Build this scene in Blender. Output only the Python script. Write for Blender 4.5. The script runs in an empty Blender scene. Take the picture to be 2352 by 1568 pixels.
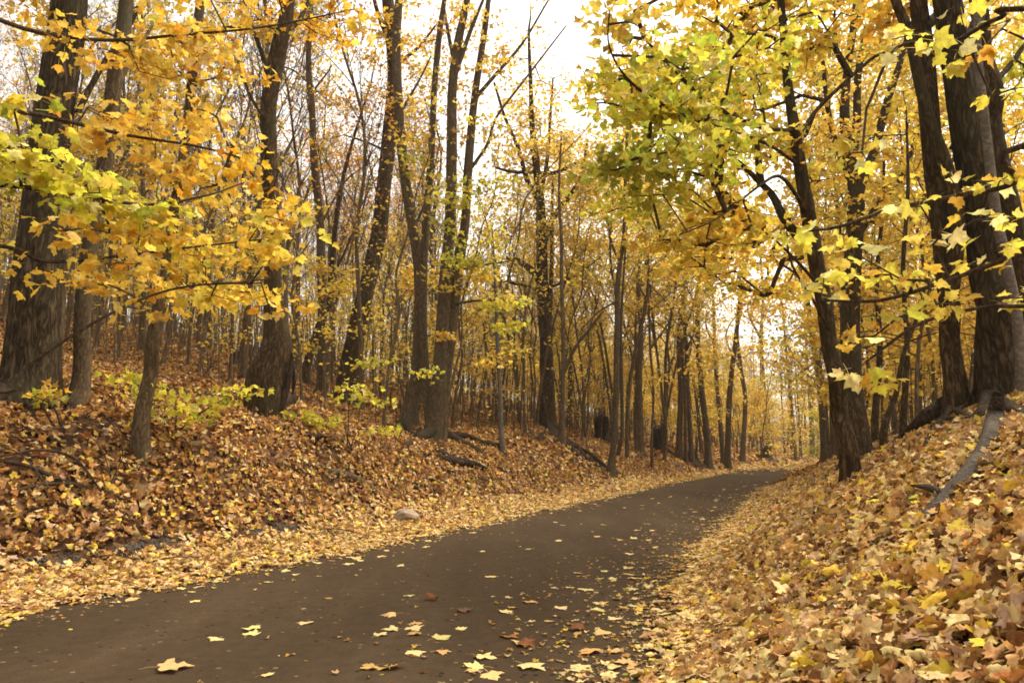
import bpy, math
import numpy as np
R = np.random.default_rng(11)
C = bpy.context.scene.collection
sc = bpy.context.scene

# ------------------------------------------------------------------ camera maths
W, H, F = 2352., 1568., 1750.
HORIZON = 1040.
CAMZ = 1.12
TH = math.atan((HORIZON - H / 2) / F)
CAM = np.array([0., 0., CAMZ])
FWD = np.array([0., math.cos(TH), math.sin(TH)])
UP = np.array([0., -math.sin(TH), math.cos(TH)])


def ray(px, py):
    return np.array([1., 0, 0]) * (px - W / 2) / F + UP * (H / 2 - py) / F + FWD


def at(px, py, Y):
    """point on the sight line through a pixel at ground distance Y"""
    d = ray(px, py)
    return CAM + d * (Y / d[1])


def mpp(Y, py=784.):
    d = ray(W / 2, py)
    return (Y / d[1]) / F


# ------------------------------------------------------------------ terrain
def noise2(x, y, s, seed=0):
    x = np.asarray(x, float) / s + 1000.3 + seed * 17.1
    y = np.asarray(y, float) / s + 1000.7 + seed * 31.7
    xi = np.floor(x).astype(np.int64); yi = np.floor(y).astype(np.int64)
    fx = x - xi; fy = y - yi
    fx = fx * fx * (3 - 2 * fx); fy = fy * fy * (3 - 2 * fy)

    def h(a, b):
        n = (a * 374761393 + b * 668265263 + seed * 974711) & 0x7fffffff
        n = ((n ^ (n >> 13)) * 1274126177) & 0x7fffffff
        return ((n ^ (n >> 16)) & 0xffff) / 32767.5 - 1
    return ((h(xi, yi) * (1 - fx) + h(xi + 1, yi) * fx) * (1 - fy)
            + (h(xi, yi + 1) * (1 - fx) + h(xi + 1, yi + 1) * fx) * fy)


def dense(pts, ys):
    p = np.array(sorted(pts)); x = np.interp(ys, p[:, 0], p[:, 1])
    k = np.ones(61) / 61
    return np.convolve(np.pad(x, 30, mode='edge'), k, 'valid') if False else x


def flat(px, py):
    d = ray(px, py); t = -CAMZ / d[2]
    return (t * d[1], t * d[0])


YS = np.linspace(-40, 260, 3001)


def edge(pix, near_slope, far):
    p = [flat(*q) for q in pix]
    p = [(-40, p[0][1] - near_slope * (p[0][0] + 40))] + p + far
    p = np.array(p)
    x = np.interp(YS, p[:, 0], p[:, 1])
    for _ in range(3):                                   # soften the bends
        k = np.ones(21) / 21
        x = np.convolve(np.concatenate([x[0] - (x[1] - x[0]) * np.arange(10, 0, -1), x,
                                        x[-1] + (x[-1] - x[-2]) * np.arange(1, 11)]), k, 'valid')
    return x


EL = edge([(0, 1420), (500, 1325), (950, 1240), (1250, 1172), (1500, 1120), (1650, 1091), (1760, 1072)], .45,
          [(90, 36), (130, 62), (260, 190)])
ER = edge([(1480, 1560), (1505, 1418), (1559, 1310), (1613, 1256), (1660, 1213), (1707, 1166), (1757, 1119),
           (1804, 1094), (1865, 1072)], .26, [(90, 40), (130, 66.5), (260, 196)])
xL = lambda y: np.interp(y, YS, EL)
xR = lambda y: np.interp(y, YS, ER)


def prof(t, pts):
    g = np.linspace(-2, 120, 6101)
    p = np.array(pts); v = np.interp(g, p[:, 0], p[:, 1])
    k = np.ones(25) / 25
    v = np.convolve(np.pad(v, 12, mode='edge'), k, 'valid')
    return np.interp(t, g, v)


HILL = [(-2, 0), (4, 0), (8, .75), (20, 4.1), (45, 11.3), (62, 14.), (120, 13)]
LP = [(-2, 0), (0, 0), (1.1, .07), (1.6, .28), (2.4, 1.05), (3.2, 1.6), (4.5, 1.95)]
RP = [(-2, 0), (0, 0), (.35, .07), (.9, .32), (1.7, .78), (2.6, 1.32), (3.3, 1.6), (6, 1.9), (15, 2.8), (60, 6), (120, 9)]


def Hh(x, y):
    x = np.asarray(x, float); y = np.asarray(y, float)
    tl = (xL(y) - x) * .91; tr = (x - xR(y)) * .91
    kl = np.interp(y, [0, 13, 25, 60, 120], [1, 1, .85, .62, .5])
    kr = np.interp(y, [0, 14, 30, 60], [1, 1, .75, .6])
    kh = np.interp(y, [0, 30, 70, 130], [1, 1, .8, .6])
    z = prof(tl, LP) * kl + prof(tl, HILL) * kh + prof(tr, RP) * kr
    m = np.clip(np.maximum(tl - .6, (tr - .5) * 1.2), 0, 1.6) / 1.6
    n = noise2(x, y, 1.7, 1) * .13 + noise2(x, y, .62, 2) * .05 + noise2(x, y, 6, 3) * .22
    return z + m * n + .010 * noise2(x, y, .35, 4) * np.clip(np.maximum(tl, tr) * 3, 0, 1)


def hit(px, py, far=150):
    d = ray(px, py)
    t = np.concatenate([np.arange(1., 40, .02), np.arange(40, far, .1)])
    p = CAM + t[:, None] * d
    below = np.nonzero(p[:, 2] <= Hh(p[:, 0], p[:, 1]))[0]
    i = below[0] if len(below) else len(t) - 1
    return p[i]


def hit_near(px, py, Y, d=1.6):
    """ground under a pixel, kept on this side of a crest"""
    h = hit(px, py)
    while h[1] > Y + d and py < 1300:
        py += 5; h = hit(px, py)
    return h


# ------------------------------------------------------------------ objects
def thing(name, label, cat, loc=(0, 0, 0), group=None):
    o = bpy.data.objects.new(name, None); C.objects.link(o)
    o.location = tuple(float(v) for v in loc); o.empty_display_size = .3
    o['label'] = label; o['category'] = cat
    if group: o['group'] = group
    return o


def tag(o, label, cat, group=None, kind=None):
    if label: o['label'] = label
    if cat: o['category'] = cat
    if group: o['group'] = group
    if kind: o['kind'] = kind
    return o


class MB:
    """collects faces of one mesh"""
    def __init__(s):
        s.v = []; s.f = []; s.c = []; s.n = 0; s.m = []

    def add(s, v, f, col=None, mi=0):
        v = np.asarray(v, float).reshape(-1, 3); f = np.asarray(f, np.int64)
        s.v.append(v); s.f.append(f + s.n); s.n += len(v)
        s.m.append(np.full(len(f), mi, np.int32))
        s.c.append(np.broadcast_to(np.asarray(col if col is not None else (0, 0, 0), float), (len(f), 3)))

    def join(s, o, mi):
        for v, f, c in zip(o.v, o.f, o.c):
            s.v.append(v); s.f.append(f + s.n); s.c.append(c); s.m.append(np.full(len(f), mi, np.int32))
        s.n += o.n
        return s

    def mesh(s, name, mat, loc=(0, 0, 0), smooth=True):
        me = bpy.data.meshes.new(name)
        v = np.concatenate(s.v) - np.asarray(loc, float)
        me.vertices.add(len(v)); me.vertices.foreach_set('co', v.astype(np.float32).ravel())
        li = np.concatenate([f.ravel() for f in s.f]).astype(np.int32)
        tot = np.concatenate([np.full(len(f), f.shape[1]) for f in s.f]).astype(np.int32)
        st = np.concatenate([[0], np.cumsum(tot)[:-1]]).astype(np.int32)
        me.loops.add(len(li)); me.loops.foreach_set('vertex_index', li)
        me.polygons.add(len(tot)); me.polygons.foreach_set('loop_start', st); me.polygons.foreach_set('loop_total', tot)
        me.polygons.foreach_set('use_smooth', np.full(len(tot), smooth))
        c = np.concatenate(s.c)
        if c.any():
            a = me.attributes.new('tint', 'FLOAT_COLOR', 'FACE')
            a.data.foreach_set('color', np.hstack([c, np.ones((len(c), 1))]).astype(np.float32).ravel())
        me.update(calc_edges=True)
        for q in (mat if isinstance(mat, (list, tuple)) else [mat]): me.materials.append(q)
        if isinstance(mat, (list, tuple)): me.polygons.foreach_set('material_index', np.concatenate(s.m))
        return me

    def build(s, name, mat, parent=None, smooth=True, loc=None):
        if not s.v: return None
        if parent is not None: loc = tuple(parent.location)
        me = s.mesh(name, mat, loc or (0, 0, 0), smooth)
        o = bpy.data.objects.new(name, me); C.objects.link(o)
        if parent is not None: o.parent = parent
        elif loc: o.location = tuple(float(q) for q in loc)
        return o


def catmull(P, n):
    P = np.asarray(P, float)
    if len(P) < 3 or n < 2:
        return P
    Q = np.vstack([2 * P[0] - P[1], P, 2 * P[-1] - P[-2]])
    out = []
    for i in range(1, len(Q) - 2):
        a, b, c, d = Q[i - 1], Q[i], Q[i + 1], Q[i + 2]
        for u in np.arange(n) / n:
            out.append(.5 * ((2 * b) + (-a + c) * u + (2 * a - 5 * b + 4 * c - d) * u * u + (-a + 3 * b - 3 * c + d) * u ** 3))
    out.append(P[-1])
    return np.array(out)


def tube(mb, pts, rad, sides=6, cap=True, lumpy=0., flare=0., flen=.35, lobes=5):
    P = np.asarray(pts, float); r = np.asarray(rad, float); n = len(P)
    T = np.gradient(P, axis=0); T /= np.linalg.norm(T, axis=1)[:, None] + 1e-9
    u = np.cross(T[0], [0.3, .9, .2]); u /= np.linalg.norm(u) + 1e-9
    rings = []
    a = np.arange(sides) * 2 * math.pi / sides
    acc = np.concatenate([[0], np.cumsum(np.linalg.norm(np.diff(P, axis=0), axis=1))])
    ph = R.uniform(0, 6.28, 4); ridge = R.normal(0, 1, sides)
    for i in range(n):
        ridge = ridge * .93 + R.normal(0, .37, sides)
        u = u - T[i] * np.dot(u, T[i]); u /= np.linalg.norm(u) + 1e-9
        w = np.cross(T[i], u)
        rr = np.full(sides, r[i])
        if lumpy:
            rr = rr * (1 + lumpy * (np.sin(2 * a + ph[0] + acc[i] * 1.7) * .5 + np.sin(3 * a + ph[1] - acc[i] * 3.1) * .35
                                    + np.sin(7 * a + ph[3] + acc[i] * .7) * .25 + ridge * .42))
        if flare:
            e = math.exp(-acc[i] / flen)
            rr = rr * (1 + flare * e * (1 + .75 * np.sin(lobes * a + ph[2])))
        rings.append(P[i] + (np.cos(a)[:, None] * u + np.sin(a)[:, None] * w) * rr[:, None])
    V = np.concatenate(rings)
    j = np.arange(sides); jn = (j + 1) % sides
    fs = np.concatenate([np.stack([i * sides + j, i * sides + jn, (i + 1) * sides + jn, (i + 1) * sides + j], 1) for i in range(n - 1)])
    mb.add(V, fs)
    if cap:
        k = len(V)
        mb.add(np.vstack([rings[-1], P[-1] + T[-1] * r[-1] * .5]), np.stack([j, jn, np.full(sides, sides)], 1))


# ------------------------------------------------------------------ materials
def newmat(name):
    m = bpy.data.materials.new(name); m.use_nodes = True
    nt = m.node_tree; nt.nodes.clear()
    return m, nt, nt.nodes, nt.links


def N(ns, t, **kw):
    n = ns.new(t)
    for k, v in kw.items():
        if hasattr(n, k) and k not in ('Scale',): setattr(n, k, v)
        else: n.inputs[k].default_value = v
    return n


def ramp(ns, stops):
    n = ns.new('ShaderNodeValToRGB'); e = n.color_ramp.elements
    while len(e) < len(stops): e.new(.5)
    for i, (p, c) in enumerate(stops):
        e[i].position = p; e[i].color = (*c, 1)
    return n


def leaf_material(name, transl, rough=.55, spec=.25, vein=True):
    m, nt, ns, L = newmat(name)
    out = N(ns, 'ShaderNodeOutputMaterial')
    at_ = N(ns, 'ShaderNodeAttribute', attribute_name='tint')
    co = N(ns, 'ShaderNodeTexCoord')
    no = N(ns, 'ShaderNodeTexNoise'); no.inputs['Scale'].default_value = 38; no.inputs['Detail'].default_value = 3
    L.new(co.outputs['Object'], no.inputs['Vector'])
    rp = ramp(ns, [(.3, (.72, .66, .55)), (.5, (1, 1, 1)), (.75, (1.12, 1.1, 1.0))])
    L.new(no.outputs['Fac'], rp.inputs['Fac'])
    mx = N(ns, 'ShaderNodeMix', data_type='RGBA', blend_type='MULTIPLY'); mx.inputs['Factor'].default_value = 1
    L.new(at_.outputs['Color'], mx.inputs['A']); L.new(rp.outputs['Color'], mx.inputs['B'])
    pb = N(ns, 'ShaderNodeBsdfPrincipled'); pb.inputs['Roughness'].default_value = rough
    pb.inputs['Specular IOR Level'].default_value = spec
    L.new(mx.outputs['Result'], pb.inputs['Base Color'])
    tr = N(ns, 'ShaderNodeBsdfTranslucent'); L.new(mx.outputs['Result'], tr.inputs['Color'])
    ms = N(ns, 'ShaderNodeMixShader'); ms.inputs['Fac'].default_value = transl
    L.new(pb.outputs[0], ms.inputs[1]); L.new(tr.outputs[0], ms.inputs[2]); L.new(ms.outputs[0], out.inputs['Surface'])
    return m


def bark_material(name, cols, sx=9., sz=1.4, bump=.6, moss=None, dist=.02):
    m, nt, ns, L = newmat(name)
    out = N(ns, 'ShaderNodeOutputMaterial'); pb = N(ns, 'ShaderNodeBsdfPrincipled')
    pb.inputs['Roughness'].default_value = .92; pb.inputs['Specular IOR Level'].default_value = .05
    co = N(ns, 'ShaderNodeTexCoord'); mp = N(ns, 'ShaderNodeMapping')
    mp.inputs['Scale'].default_value = (sx, sx, sz); L.new(co.outputs['Object'], mp.inputs['Vector'])
    n1 = N(ns, 'ShaderNodeTexNoise'); n1.inputs['Scale'].default_value = 1.; n1.inputs['Detail'].default_value = 6; n1.inputs['Roughness'].default_value = .65
    L.new(mp.outputs[0], n1.inputs['Vector'])
    dv = N(ns, 'ShaderNodeMix', data_type='RGBA'); dv.inputs['Factor'].default_value = .35
    L.new(mp.outputs[0], dv.inputs['A']); L.new(n1.outputs['Color'], dv.inputs['B'])
    n3 = N(ns, 'ShaderNodeTexNoise'); n3.inputs['Scale'].default_value = 2.; n3.inputs['Detail'].default_value = 3; n3.inputs['Distortion'].default_value = .5
    L.new(dv.outputs['Result'], n3.inputs['Vector'])
    sb = N(ns, 'ShaderNodeMath', operation='SUBTRACT'); sb.inputs[1].default_value = .5; L.new(n3.outputs['Fac'], sb.inputs[0])
    ab = N(ns, 'ShaderNodeMath', operation='ABSOLUTE'); L.new(sb.outputs[0], ab.inputs[0])
    hr = ramp(ns, [(0., (.12, .12, .12)), (.17, (1, 1, 1))]); L.new(ab.outputs[0], hr.inputs['Fac'])
    mu = N(ns, 'ShaderNodeMath', operation='MULTIPLY'); L.new(hr.outputs['Color'], mu.inputs[0]); L.new(n1.outputs['Fac'], mu.inputs[1])
    cr = ramp(ns, [(.05, cols[0]), (.38, cols[1]), (.75, cols[2])]); L.new(mu.outputs[0], cr.inputs['Fac'])
    last = cr.outputs['Color']
    n2 = N(ns, 'ShaderNodeTexNoise'); n2.inputs['Scale'].default_value = 1.6; n2.inputs['Detail'].default_value = 4
    L.new(co.outputs['Object'], n2.inputs['Vector'])
    mr = ramp(ns, [(.48, (0, 0, 0)), (.68, (1, 1, 1))]); L.new(n2.outputs['Fac'], mr.inputs['Fac'])
    mm = N(ns, 'ShaderNodeMix', data_type='RGBA'); L.new(last, mm.inputs['A']); mm.inputs['B'].default_value = (*(moss or cols[2]), 1)
    sc_ = N(ns, 'ShaderNodeMath', operation='MULTIPLY'); sc_.inputs[1].default_value = .55
    L.new(mr.outputs['Color'], sc_.inputs[0]); L.new(sc_.outputs[0], mm.inputs['Factor'])
    L.new(mm.outputs['Result'], pb.inputs['Base Color'])
    bp = N(ns, 'ShaderNodeBump'); bp.inputs['Strength'].default_value = bump; bp.inputs['Distance'].default_value = dist
    L.new(mu.outputs[0], bp.inputs['Height']); L.new(bp.outputs[0], pb.inputs['Normal'])
    L.new(pb.outputs[0], out.inputs['Surface'])
    return m


M = {}
M['leaf'] = leaf_material('maple_leaf_surface', .66, .6, .1)
M['litter'] = leaf_material('dry_leaf_surface', .16, .85, .06)
M['oak'] = bark_material('furrowed_bark', [(0.0144, 0.0098, 0.0053), (0.0658, 0.0448, 0.0238), (0.1374, 0.0961, 0.0528)], 15, 3.2, .9, (.05, .045, .022), .02)
M['maple'] = bark_material('maple_bark', [(0.0459, 0.0314, 0.0168), (0.1218, 0.0826, 0.0432), (0.1932, 0.1337, 0.0695)], 20, 6, .45, (.08, .074, .045), .012)
M['pale'] = bark_material('smooth_grey_bark', [(.09, .072, .055), (.16, .13, .10), (.22, .19, .15)], 9, 12, .2, (.12, .11, .075), .01)
M['dark'] = bark_material('dark_brown_bark', [(0.0205, 0.0132, 0.0061), (0.0778, 0.0487, 0.0227), (0.1538, 0.0992, 0.0483)], 18, 4.5, .7, (.04, .037, .018), .015)
M['far'] = bark_material('haze_paled_bark', [(0.0581, 0.0399, 0.0213), (0.1522, 0.1021, 0.0535), (0.2321, 0.1620, 0.0876)], 14, 3, .3, (.085, .078, .05))  # woodland bark, colour lifted to stand for haze over distant trunks
M['twig'] = bark_material('twig_bark', [(.03, .02, .012), (.075, .05, .03), (.12, .085, .055)], 30, 12, .2)
M['rootbark'] = bark_material('root_bark', [(.014, .009, .005), (.05, .034, .020), (.095, .068, .042)], 16, 16, .9, (.07, .05, .03), .02)
M['rot'] = bark_material('rotten_wood', [(0.0076, 0.0057, 0.0038), (0.0418, 0.0266, 0.0171), (0.0950, 0.0627, 0.0380)], 14, 3, 1.)
M['drift'] = bark_material('weathered_wood', [(.03, .023, .017), (.11, .085, .062), (.19, .155, .12)], 30, 12, .8)


def soil_material():
    m, nt, ns, L = newmat('leafy_soil')
    out = N(ns, 'ShaderNodeOutputMaterial'); pb = N(ns, 'ShaderNodeBsdfPrincipled'); pb.inputs['Roughness'].default_value = .9
    pb.inputs['Specular IOR Level'].default_value = .1
    co = N(ns, 'ShaderNodeTexCoord')
    wn = N(ns, 'ShaderNodeTexNoise'); wn.inputs['Scale'].default_value = 14; L.new(co.outputs['Object'], wn.inputs['Vector'])
    dv = N(ns, 'ShaderNodeMix', data_type='RGBA'); dv.inputs['Factor'].default_value = .06
    L.new(co.outputs['Object'], dv.inputs['A']); L.new(wn.outputs['Color'], dv.inputs['B'])
    vo = N(ns, 'ShaderNodeTexVoronoi'); vo.inputs['Scale'].default_value = 13; L.new(dv.outputs['Result'], vo.inputs['Vector'])
    sp = N(ns, 'ShaderNodeSeparateColor'); L.new(vo.outputs['Color'], sp.inputs[0])
    cr = ramp(ns, [(0, (0.0168, 0.0074, 0.0042)), (.25, (0.0420, 0.0186, 0.0077)), (.5, (0.0840, 0.0397, 0.0147)), (.75, (0.1320, 0.0682, 0.0280)), (1, (0.1920, 0.1116, 0.0490))])
    L.new(sp.outputs[0], cr.inputs['Fac'])
    n2 = N(ns, 'ShaderNodeTexNoise'); n2.inputs['Scale'].default_value = .7; n2.inputs['Detail'].default_value = 5; L.new(co.outputs['Object'], n2.inputs['Vector'])
    r2 = ramp(ns, [(.3, (.6, .55, .5)), (.7, (1.1, 1.1, 1.1))]); L.new(n2.outputs['Fac'], r2.inputs['Fac'])
    mx = N(ns, 'ShaderNodeMix', data_type='RGBA', blend_type='MULTIPLY'); mx.inputs['Factor'].default_value = 1
    L.new(cr.outputs[0], mx.inputs['A']); L.new(r2.outputs[0], mx.inputs['B']); L.new(mx.outputs['Result'], pb.inputs['Base Color'])
    bp = N(ns, 'ShaderNodeBump'); bp.inputs['Strength'].default_value = .9; bp.inputs['Distance'].default_value = .03
    L.new(sp.outputs[1], bp.inputs['Height']); L.new(bp.outputs[0], pb.inputs['Normal'])
    L.new(pb.outputs[0], out.inputs['Surface'])
    return m


def road_material():
    m, nt, ns, L = newmat('worn_asphalt')
    out = N(ns, 'ShaderNodeOutputMaterial'); pb = N(ns, 'ShaderNodeBsdfPrincipled')
    co = N(ns, 'ShaderNodeTexCoord')
    big = N(ns, 'ShaderNodeTexNoise'); big.inputs['Scale'].default_value = .55; big.inputs['Detail'].default_value = 6; big.inputs['Roughness'].default_value = .6
    mp = N(ns, 'ShaderNodeMapping'); mp.inputs['Rotation'].default_value = (0, 0, math.radians(22)); mp.inputs['Scale'].default_value = (1.8, .35, 1)
    L.new(co.outputs['Object'], mp.inputs['Vector']); L.new(mp.outputs[0], big.inputs['Vector'])
    fine = N(ns, 'ShaderNodeTexNoise'); fine.inputs['Scale'].default_value = 90; fine.inputs['Detail'].default_value = 4; L.new(co.outputs['Object'], fine.inputs['Vector'])
    c1 = ramp(ns, [(.3, (.043, .0275, .0145)), (.55, (.059, .0385, .021)), (.75, (.076, .051, .029))]); L.new(big.outputs['Fac'], c1.inputs['Fac'])
    md = N(ns, 'ShaderNodeTexNoise'); md.inputs['Scale'].default_value = 9; md.inputs['Detail'].default_value = 8; md.inputs['Roughness'].default_value = .75; L.new(co.outputs['Object'], md.inputs['Vector'])
    av = N(ns, 'ShaderNodeMath', operation='ADD'); L.new(fine.outputs['Fac'], av.inputs[0]); L.new(md.outputs['Fac'], av.inputs[1])
    hf = N(ns, 'ShaderNodeMath', operation='MULTIPLY'); hf.inputs[1].default_value = .5; L.new(av.outputs[0], hf.inputs[0])
    c2 = ramp(ns, [(.38, (.74, .73, .72)), (.5, (1, 1, 1)), (.62, (1.26, 1.23, 1.18))]); L.new(hf.outputs[0], c2.inputs['Fac'])
    mx = N(ns, 'ShaderNodeMix', data_type='RGBA', blend_type='MULTIPLY'); mx.inputs['Factor'].default_value = 1
    L.new(c1.outputs[0], mx.inputs['A']); L.new(c2.outputs[0], mx.inputs['B'])
    # crumbs of leaf and grit stuck on the surface
    vo = N(ns, 'ShaderNodeTexVoronoi'); vo.inputs['Scale'].default_value = 14; L.new(co.outputs['Object'], vo.inputs['Vector'])
    lt = N(ns, 'ShaderNodeMath', operation='LESS_THAN'); lt.inputs[1].default_value = .2; L.new(vo.outputs['Distance'], lt.inputs[0])
    sp = N(ns, 'ShaderNodeSeparateColor'); L.new(vo.outputs['Color'], sp.inputs[0])
    gt = N(ns, 'ShaderNodeMath', operation='GREATER_THAN'); gt.inputs[1].default_value = .66; L.new(sp.outputs[0], gt.inputs[0])
    an = N(ns, 'ShaderNodeMath', operation='MULTIPLY'); L.new(lt.outputs[0], an.inputs[0]); L.new(gt.outputs[0], an.inputs[1])
    cc = ramp(ns, [(0, (.012, .008, .005)), (.55, (.03, .016, .008)), (.8, (.15, .085, .04)), (1, (.2, .14, .08))]); L.new(sp.outputs[1], cc.inputs['Fac'])
    m2 = N(ns, 'ShaderNodeMix', data_type='RGBA'); L.new(an.outputs[0], m2.inputs['Factor']); L.new(mx.outputs['Result'], m2.inputs['A']); L.new(cc.outputs[0], m2.inputs['B'])
    L.new(m2.outputs['Result'], pb.inputs['Base Color'])
    pb.inputs['Roughness'].default_value = .95; pb.inputs['Specular IOR Level'].default_value = .06
    bp = N(ns, 'ShaderNodeBump'); bp.inputs['Strength'].default_value = .35; bp.inputs['Distance'].default_value = .006
    L.new(fine.outputs['Fac'], bp.inputs['Height']); L.new(bp.outputs[0], pb.inputs['Normal'])
    L.new(pb.outputs[0], out.inputs['Surface'])
    return m


def stone_material(name, a, b, scale):
    m, nt, ns, L = newmat(name)
    out = N(ns, 'ShaderNodeOutputMaterial'); pb = N(ns, 'ShaderNodeBsdfPrincipled'); pb.inputs['Roughness'].default_value = .8
    co = N(ns, 'ShaderNodeTexCoord'); n = N(ns, 'ShaderNodeTexNoise'); n.inputs['Scale'].default_value = scale; n.inputs['Detail'].default_value = 8
    L.new(co.outputs['Object'], n.inputs['Vector'])
    r = ramp(ns, [(.3, a), (.7, b)]); L.new(n.outputs['Fac'], r.inputs['Fac']); L.new(r.outputs[0], pb.inputs['Base Color'])
    bp = N(ns, 'ShaderNodeBump'); bp.inputs['Strength'].default_value = .5; bp.inputs['Distance'].default_value = .01
    L.new(n.outputs['Fac'], bp.inputs['Height']); L.new(bp.outputs[0], pb.inputs['Normal']); L.new(pb.outputs[0], out.inputs['Surface'])
    return m


M['soil'] = soil_material(); M['road'] = road_material()
M['stone'] = stone_material('tan_stone', (.16, .11, .065), (.36, .26, .16), 9)
M['gravel'] = stone_material('grey_gravel_stone', (.040, .033, .024), (.12, .10, .074), 30)

# ------------------------------------------------------------------ leaves
HALF = [(0, 0), (.20, -.10), (.42, -.02), (.38, .10), (.54, .22), (.64, .44), (.46, .44), (.26, .50), (.30, .68), (.14, .76), (0, 1.)]
HALF_M = [(0, 0), (.34, -.08), (.40, .12), (.62, .43), (.26, .50), (.27, .68), (0, 1.)]
HALF_L = [(0, 0), (.42, .25), (0, 1.)]


def leaf_proto(half, cx=.32, a=0., b=0., c=0., fold=0., stem=False, wob=0.):
    h = np.array(half, float); o = np.vstack([h, (h[1:-1] * [-1, 1])[::-1]])
    n = len(o)
    if len(half) > 3:
        p = np.vstack([o, [0, cx]]); f = np.stack([np.arange(n), (np.arange(n) + 1) % n, np.full(n, n)], 1)
    else:
        p = o; f = np.array([[0, 1, 2], [0, 2, 3]])
    x, y = p[:, 0], p[:, 1] - .4
    z = a * x * x + b * y * y + c * x * y + fold * np.abs(x) + wob * R.normal(0, 1, len(x)) * (np.hypot(x, y) + .1)
    v = np.stack([x, p[:, 1], z], 1)
    if stem:
        k = len(v)
        v = np.vstack([v, [[-.012, 0, z[0]], [.012, 0, z[0]], [.03, -.35, z[0] + .03], [.045, -.62, z[0] - .01], [.03, -.62, z[0] - .01], [.008, -.35, z[0] + .03]]])
        f = np.vstack([f, [[k, k + 1, k + 2], [k, k + 2, k + 5], [k + 5, k + 2, k + 3], [k + 5, k + 3, k + 4]]])
    return v, f


def curl_proto(half, roll, wr, rings=(.45, .8)):
    h = np.array(half, float); o = np.vstack([h, (h[1:-1] * [-1, 1])[::-1]]); n = len(o); c = np.array([0, .33])
    P = [c[None]] + [c + (o - c) * k for k in rings] + [o]
    p = np.vstack(P); f = []
    for i in range(n):
        j = (i + 1) % n; f.append([0, 1 + i, 1 + j])
        for r_ in range(len(rings)):
            a, b = 1 + r_ * n, 1 + (r_ + 1) * n; f += [[a + i, b + i, b + j], [a + i, b + j, a + j]]
    x, y = p[:, 0], p[:, 1] - .38
    ph = R.uniform(0, 6.28, 4); rr = np.hypot(x, y); an = np.arctan2(y, x)
    z = wr * (np.sin(7 * x + ph[0]) * np.cos(6 * y + ph[1]) * .5 + .8 * rr * np.sin(5 * an + ph[2]) + rr * R.normal(0, .35, len(x)))
    v = np.stack([x, y, z], 1)
    for k in (R.normal(0, roll), R.normal(0, roll * .6)):       # roll round two axes, lengths kept
        t = R.uniform(0, 3.14); u = np.array([math.cos(t), math.sin(t), 0]); w = np.array([-u[1], u[0], 0]); k = k if abs(k) > .05 else .05
        d = v @ u; e = v @ w; q = v[:, 2]
        v = np.outer((1 / k - q) * np.sin(k * d), u) + np.outer(e, w); v[:, 2] = 1 / k - (1 / k - q) * np.cos(k * d)
    v[:, 1] += .38; v[:, 2] -= np.percentile(v[:, 2], 30)
    return v, np.array(f)


def mk(half, n, curl, wob, stem=False):
    return [leaf_proto(half, a=R.normal(0, curl), b=R.normal(0, curl), c=R.normal(0, curl * .6), fold=R.normal(.05, curl * .45), stem=stem, wob=wob) for _ in range(n)]


def petiole(p):
    v, f = p; k = len(v); z = v[v[:, 1].argmin(), 2]
    v = np.vstack([v, [[-.012, 0, z], [.012, 0, z], [.03, -.35, z + .03], [.045, -.62, z - .01], [.03, -.62, z - .01], [.008, -.35, z + .03]]])
    return v, np.vstack([f, [[k, k + 1, k + 2], [k, k + 2, k + 5], [k + 5, k + 2, k + 3], [k + 5, k + 3, k + 4]]])


LF_HI = [petiole(curl_proto(HALF, 1.1, .07, (.55,))) for _ in range(14)]
LF_MID = mk(HALF_M, 10, .7, .07)
LF_LOW = mk(HALF_L, 5, .45, .0)
LT_HI = [curl_proto(HALF, 2.1, .13) for _ in range(26)] + [curl_proto(HALF, .5, .06, (.5,)) for _ in range(8)]
LT_MID = [curl_proto(HALF_M, 2.0, .13, (.55,)) for _ in range(18)]
LT_LOW = mk(HALF_M, 6, .6, .05)

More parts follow.
